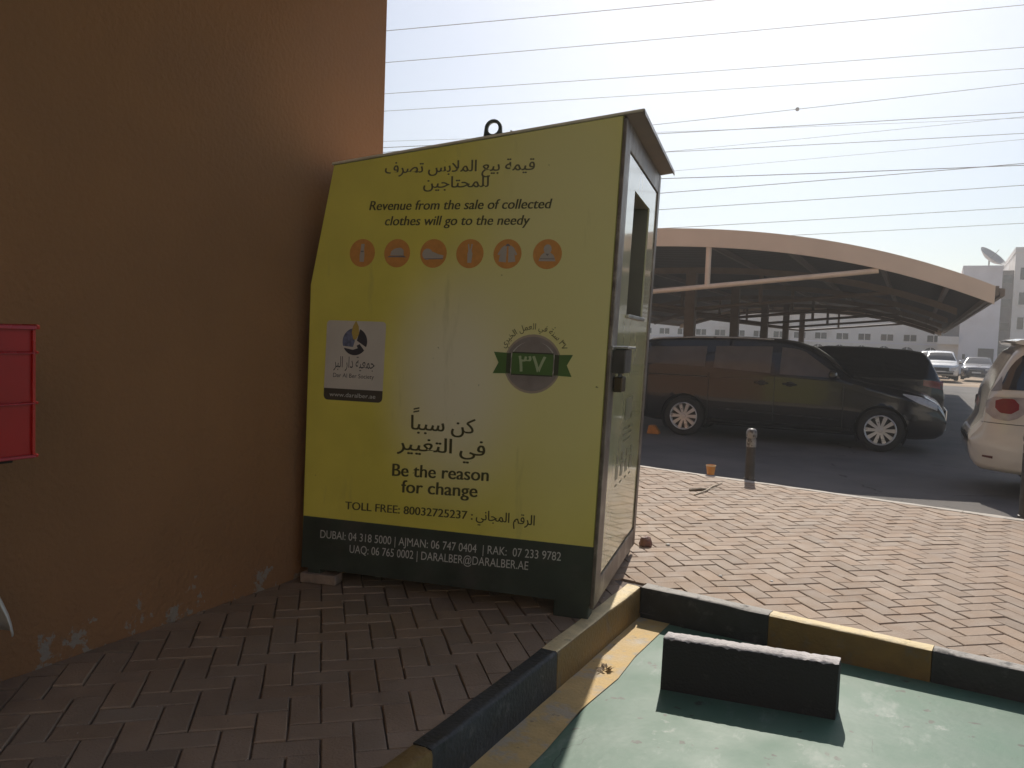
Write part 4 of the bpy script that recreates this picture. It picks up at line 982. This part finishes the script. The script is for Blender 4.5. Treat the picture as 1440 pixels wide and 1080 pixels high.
# ------------------------------------------------------------------ delivery motorcycle and its box (mostly left of the frame)
mo_ = tag(empty('motorcycle', (-2.90, 1.375, ZP)), 'motorcycle at the left edge with a chrome rear mudguard, in front of the tan wall', 'motorcycle')
M['silver'] = mat('silver_mudguard', (.80, .79, .78), .30, .08, metal=.35, coat=.3)
def mwheel(y, r=.30):
    b = MB(); b.lathe([(r - .07, -.035), (r - .03, -.045), (r, -.02), (r + .004, 0), (r, .02), (r - .03, .045), (r - .07, .035), (r - .07, -.035)], axis='x', n=40)
    # tread blocks
    for k in range(54):
        a = 2 * math.pi * k / 54; sft = .012 if k % 2 else -.012
        c_, s_ = math.cos(a), math.sin(a); q = .011
        P = [(sft - .014, (r - .004), -q), (sft + .014, (r - .004), -q), (sft + .014, (r + .009), -q), (sft - .014, (r + .009), -q)]
        P2 = [(p[0], p[1], q) for p in P]
        rot = lambda p: (p[0], p[1] * c_ - p[2] * s_, p[1] * s_ + p[2] * c_)
        b.grid([[rot(p) for p in P], [rot(p) for p in P2]], closed=True); b.face([rot(p) for p in P]); b.face([rot(p) for p in P2])
    w_ = b.build('wheel', M['rubber'], mo_, smooth=40, loc=(0, y, r))
    b = MB(); b.lathe([(r - .072, -.03), (r - .085, -.02), (r - .085, .02), (r - .072, .03)], axis='x', n=40); b.lathe([(0, -.06), (.045, -.06), (.06, -.03), (.06, .03), (.045, .06), (0, .06)], axis='x', n=20); rim = b.build('rim', M['chrome'], w_, smooth=True)
    b = MB()
    for k in range(28):
        a = 2 * math.pi * k / 28; a2 = a + (.35 if k % 2 else -.35)
        b.tube([(.03 * (1 if k % 4 < 2 else -1), .05 * math.cos(a2), .05 * math.sin(a2)), (0, (r - .08) * math.cos(a), (r - .08) * math.sin(a))], .0022, 4, caps=False)
    b.build('spokes', M['chrome'], w_)
mwheel(0); mwheel(-1.26)
def guard(y0, z0, r, a0, a1, name, wd=.066):
    b = MB(); rows = []
    for i in range(25):
        a = R(a0 + (a1 - a0) * i / 24); flare = .012 * max(0, (i - 21) / 3) if a1 < a0 else 0
        row = []
        for j in range(9):
            t = -1 + 2 * j / 8; row.append((wd * t, y0 + (r + flare + .03 * (1 - t * t) - .012) * math.cos(a), z0 + (r + flare + .03 * (1 - t * t) - .012) * math.sin(a)))
        rows.append(row)
    b.grid(rows); o = b.build(name, M['silver'], mo_, smooth=60)
    s_ = o.modifiers.new('solid', 'SOLIDIFY'); s_.thickness = .004
guard(-.012, .32, .352, 150, 2, 'rear_mudguard'); guard(-1.26, .30, .335, 175, 45, 'front_mudguard', .055)
RP = paint('motorcycle_red_paint', (.28, .02, .018), .25)
b = MB(); b.tube([(0, -1.05, .86), (0, -.9, .72), (0, -.3, .70), (0, .02, .72)], .022, 8); b.tube([(0, -1.02, .80), (0, -.85, .40), (0, -.5, .28), (0, -.35, .30)], .02, 8)
for s_ in (-1, 1): b.tube([(s_ * .11, 0, .30), (s_ * .10, -.42, .32)], .02, 8); b.tube([(s_ * .12, .01, .31), (s_ * .12, -.12, .66)], .018, 8)
b.build('frame', M['black'], mo_, smooth=True)
for s_ in (-1, 1):
    b = MB(); b.tube([(s_ * .125, .0, .33), (s_ * .125, -.1, .64)], .028, 10); b.build('shock_absorber', M['chrome'], mo_, smooth=True)
    b = MB(); b.tube([(s_ * .085, -1.26, .30), (s_ * .085, -1.06, .86)], .024, 10); b.build('fork_leg', M['chrome'], mo_, smooth=True)
b = MB(); b.lathe([(0, -.17), (.10, -.17), (.14, -.12), (.14, .12), (.10, .17), (0, .17)], o=(0, -.62, .36), axis='x', n=20); b.lathe([(.10, 0), (.11, .03), (.10, .06), (.11, .09), (.10, .12), (.09, .2)], o=(0, -.68, .44), n=16); b.build('engine', M['steel'], mo_, smooth=40)
b = MB(); b.tube([(.12, -.75, .45), (.14, -.82, .25), (.15, -.5, .2), (.16, .05, .28)], [.022, .024, .04, .04], 10); b.build('exhaust', M['chrome'], mo_, smooth=True)
b = MB(); rows = []
for i in range(11):
    t = i / 10; y = -1.0 + .46 * t; rr_ = math.sin(math.pi * (.12 + .8 * t)) ** .6
    rows.append([(.13 * rr_ * math.cos(2 * math.pi * k / 16), y, .80 + .11 * rr_ * math.sin(2 * math.pi * k / 16)) for k in range(16)])
b.grid(rows, closed=True); b.face(rows[0]); b.face(rows[-1]); b.build('fuel_tank', RP, mo_, smooth=50)
b = MB(); b.prism([(-.56, .72), (-.5, .82), (-.2, .79), (.1, .83), (.16, .78), (.1, .74)], -.12, .12, 'x'); b.build('seat', M['black'], mo_, bevel=.03)
b = MB(); b.tube([(-.34, -.86, 1.02), (-.24, -.98, 1.04), (0, -1.06, .96), (.24, -.98, 1.04), (.34, -.86, 1.02)], .012, 8); b.build('handlebar', M['chrome'], mo_, smooth=True)
b = MB(); b.lathe([(0, -.07), (.06, -.06), (.085, 0), (.085, .02), (0, .03)], o=(0, -1.16, .86), axis='y', n=18, M=Matrix.Diagonal((1, -1, 1))); b.build('headlight', LAMP, mo_, smooth=40)
b = MB()
for s_ in (-1, 1): b.tube([(s_ * .10, -.35, .76), (s_ * .12, -.15, .97), (s_ * .12, .30, .97)], .010, 6)
for y in (-.12, .05, .2, .3): b.tube([(-.12, y, .975), (.12, y, .975)], .010, 6)
for s_ in (-1, 1): b.tube([(s_ * .12, .2, .97), (s_ * .11, 0, .62)], .010, 6)
b.build('luggage_rack', M['black'], mo_, smooth=True)
b = MB(); b.box(-.05, .05, .19, .22, .62, .68); b.build('tail_light', RED, mo_, bevel=.01)
# red crate on the rack
ct = tag(empty('delivery_crate', (-2.90, 1.44, ZP + .985)), 'red ribbed plastic delivery crate on the motorcycle rack at the left edge', 'crate')
CR = mat('red_crate_plastic', (.36, .006, .005), .36, .12, 4, coat=.0)
CE = mat('red_crate_rim', (.44, .018, .014), .3, .08, 6, coat=.1)  # slightly paler than the shell: glossy edge light put into the colour
b = MB(); hw_, hl_, hh_ = .215, .255, .445; t = .006
TP = 1.0
b.box(-hw_, hw_, -hl_, hl_, 0, .01)
b.box(-hw_, -hw_ + t, -hl_, hl_, .01, hh_); b.box(hw_ - t, hw_, -hl_, hl_, .01, hh_); b.box(-hw_ + t, hw_ - t, -hl_, -hl_ + t, .01, hh_); b.box(-hw_ + t, hw_ - t, hl_ - t, hl_, .01, hh_)
b.build('shell', CR, ct)
def band(z0, z1, pr, name='rib'):
    b = MB(); x, y = hw_ + pr, hl_ + pr
    b.box(-x, x, -y, -hl_ - .0005, z0, z1); b.box(-x, x, hl_ + .0005, y, z0, z1); b.box(-x, -hw_ - .0005, -hl_ - .0005, hl_ + .0005, z0, z1); b.box(hw_ + .0005, x, -hl_ - .0005, hl_ + .0005, z0, z1)
    b.build(name, CE, ct, bevel=.003)
band(.434, .448, .012, 'rim'); band(.353, .360, .010); band(.184, .191, .010); band(.004, .014, .010)
for y in (-hl_ + .01, -.06, .125, hl_ - .006):
    for sg in (-1, 1):
        b = MB(); x0, x1 = sorted((sg * (hw_ + .0005), sg * (hw_ + .009))); b.box(x0, x1, y - .005, y + .005, .014, .434); b.build('rib', CE, ct, bevel=.002)
for x in (-.1, .1):
    for sg in (-1, 1):
        b = MB(); y0, y1 = sorted((sg * (hl_ + .0005), sg * (hl_ + .009))); b.box(x - .005, x + .005, y0, y1, .014, .434); b.build('rib', CE, ct, bevel=.002)

# ------------------------------------------------------------------ small things lying about
cu = tag(empty('paper_cup', (-2.175, 9.10, ZP + .003)), 'small orange paper cup standing on the pale kerb left of the bollard', 'cup')
oc = mat('orange_cup', (.62, .27, .06), .5, .15, 20)
b = MB(); b.lathe([(0, .004), (.040, .0), (.052, .098), (.056, .104), (.052, .108), (.049, .10), (.038, .012), (0, .010)], n=24); b.build('cup_wall', oc, cu, smooth=40)
b = MB(); b.lathe([(.0515, .094), (.0565, .098), (.0575, .105), (.0525, .109), (.050, .103)], n=24); b.build('rolled_lip', mat('cup_lip', (.70, .52, .30), .5), cu, smooth=50)
wc = MB(); wc.prism([(-.11, 0), (.11, 0), (.10, .05), (.02, .15), (-.08, .15)], -.08, .08, 'y')
o = wc.build('wheel_chock', mat('orange_chock', (.55, .20, .03), .55, .15, 20), bevel=.012); o.location = (-4.36, 13.9, 0.002); o.rotation_euler = (0, 0, .1)
tag(o, 'orange wheel chock on the asphalt beside the rear wheel of the black van', 'wheel chock')
def stone(name, loc, sx, sy, sz, m, label, cat, seed=1, n=14):
    rnd = random.Random(seed); bm = bmesh.new(); bmesh.ops.create_icosphere(bm, subdivisions=3, radius=1)
    import mathutils
    for v_ in bm.verts:
        q = mathutils.noise.noise(v_.co * 1.7 + Vector((seed, 0, 0))) * .35 + mathutils.noise.noise(v_.co * 4 + Vector((0, seed, 0))) * .12
        v_.co *= 1 + q; v_.co.x *= sx; v_.co.y *= sy; v_.co.z = max(v_.co.z * sz, -sz * .55)
    me = bpy.data.meshes.new(name); bm.to_mesh(me); bm.free(); me.materials.append(m)
    for p in me.polygons: p.use_smooth = True
    o = bpy.data.objects.new(name, me); col.objects.link(o); o.location = loc; tag(o, label, cat); return o
stone('stone', (-1.775, 5.58, ZP + .024), .05, .045, .045, mat('red_brown_stone', (.19, .085, .06), .6, .3, 20, .4, 30), 'reddish brown stone at the far foot of the yellow bin', 'stone', 3)
bk = MB(); bk.box(-.11, .11, -.05, .05, 0, .055)
o = bk.build('loose_brick', mat('loose_brick', (.30, .22, .17), .85, .2, 20, .4, 60), bevel=.006); o.location = (-3.08, 3.64, ZP + .003); o.rotation_euler = (0, 0, .25)
tag(o, 'loose pale brick on the pavement under the wall-side foot of the bin', 'brick')
TW = mat('dry_wood', (.46, .38, .28), .8, .25, 30)
o = None
b = MB(); b.tube([(-1.99, 7.72, ZP + .010), (-1.95, 8.0, ZP + .012), (-1.96, 8.28, ZP + .010), (-1.92, 8.56, ZP + .014)], [.007, .009, .009, .006], 6); b.tube([(-1.95, 8.1, ZP + .012), (-1.87, 8.3, ZP + .016)], [.005, .003], 5)
tag(b.build('stick', TW, smooth=True), 'pale dry stick lying on the pavers behind the yellow bin', 'stick')
b = MB(); b.tube([(-2.10, 7.95, ZP + .008), (-2.02, 8.05, ZP + .012), (-1.95, 8.12, ZP + .008)], [.012, .018, .006], 6)
tag(b.build('dry_leaf_sheath', mat('dry_sheath', (.20, .15, .10), .8, .3, 30), smooth=True), 'brown curled dry leaf lying beside the pale stick', 'leaf')
LP = mat('white_litter', (.72, .70, .66), .6, .1, 20)
for i, (x, y, s_, lb_) in enumerate([(-1.80, 5.0, .026, 'crumpled white paper scrap on the pavers close to the foot of the yellow bin'), (-1.64, 5.69, .016, 'tiny white scrap on the pavers beyond the reddish stone'), (-1.128, 5.11, .012, 'tiny white scrap on the pavers straight behind the black kerb length'), (-.83, 5.18, .011, 'tiny white scrap on the pavers behind the yellow kerb length')]):
    stone('paper_scrap', (x, y, ZP + .006), s_, s_ * .8, s_ * .5, LP, lb_, 'litter', 10 + i)['group'] = 'paper scraps on the pavers'
# dried leaf rosette on the yellow line
rnd = random.Random(5); b = MB()
for k in range(16):
    a = rnd.uniform(0, 6.28); r0, r1 = rnd.uniform(.0, .02), rnd.uniform(.03, .06); q = rnd.uniform(.2, .5)
    p0 = (r0 * math.cos(a), r0 * math.sin(a), .004); p1 = (r1 * math.cos(a + q), r1 * math.sin(a + q), rnd.uniform(.006, .022)); pm_ = ((p0[0] + p1[0]) / 2 + .010 * math.sin(a), (p0[1] + p1[1]) / 2 - .010 * math.cos(a), rnd.uniform(.008, .02))
    b.face([p0, pm_, p1, ((p0[0] + p1[0]) / 2 - .008 * math.sin(a), (p0[1] + p1[1]) / 2 + .008 * math.cos(a), .006)])
o = b.build('dry_leaves', mat('dry_leaf', (.24, .17, .10), .8, .3, 40), recalc=False); o.location = (-1.372, 3.75, ZF(-1.372) + .010)
tag(o, 'small clump of dry brown leaves on the worn yellow line', 'leaves', kind='stuff')
# ------------------------------------------------------------------ dusty air
hz = MB(); hz.box(-160, 70, -40, 150, -1.2, 46)
hm = bpy.data.materials.new('dusty_air'); hm.use_nodes = True; hn = hm.node_tree
for q in list(hn.nodes):
    if q.type != 'OUTPUT_MATERIAL': hn.nodes.remove(q)
pv = hn.nodes.new('ShaderNodeVolumePrincipled'); pv.inputs['Color'].default_value = (.95, .93, .92, 1); pv.inputs['Density'].default_value = HAZE; pv.inputs['Anisotropy'].default_value = .6
hn.links.new(pv.outputs[0], [q for q in hn.nodes if q.type == 'OUTPUT_MATERIAL'][0].inputs['Volume'])
tag(hz.build('haze', hm), kind='stuff')
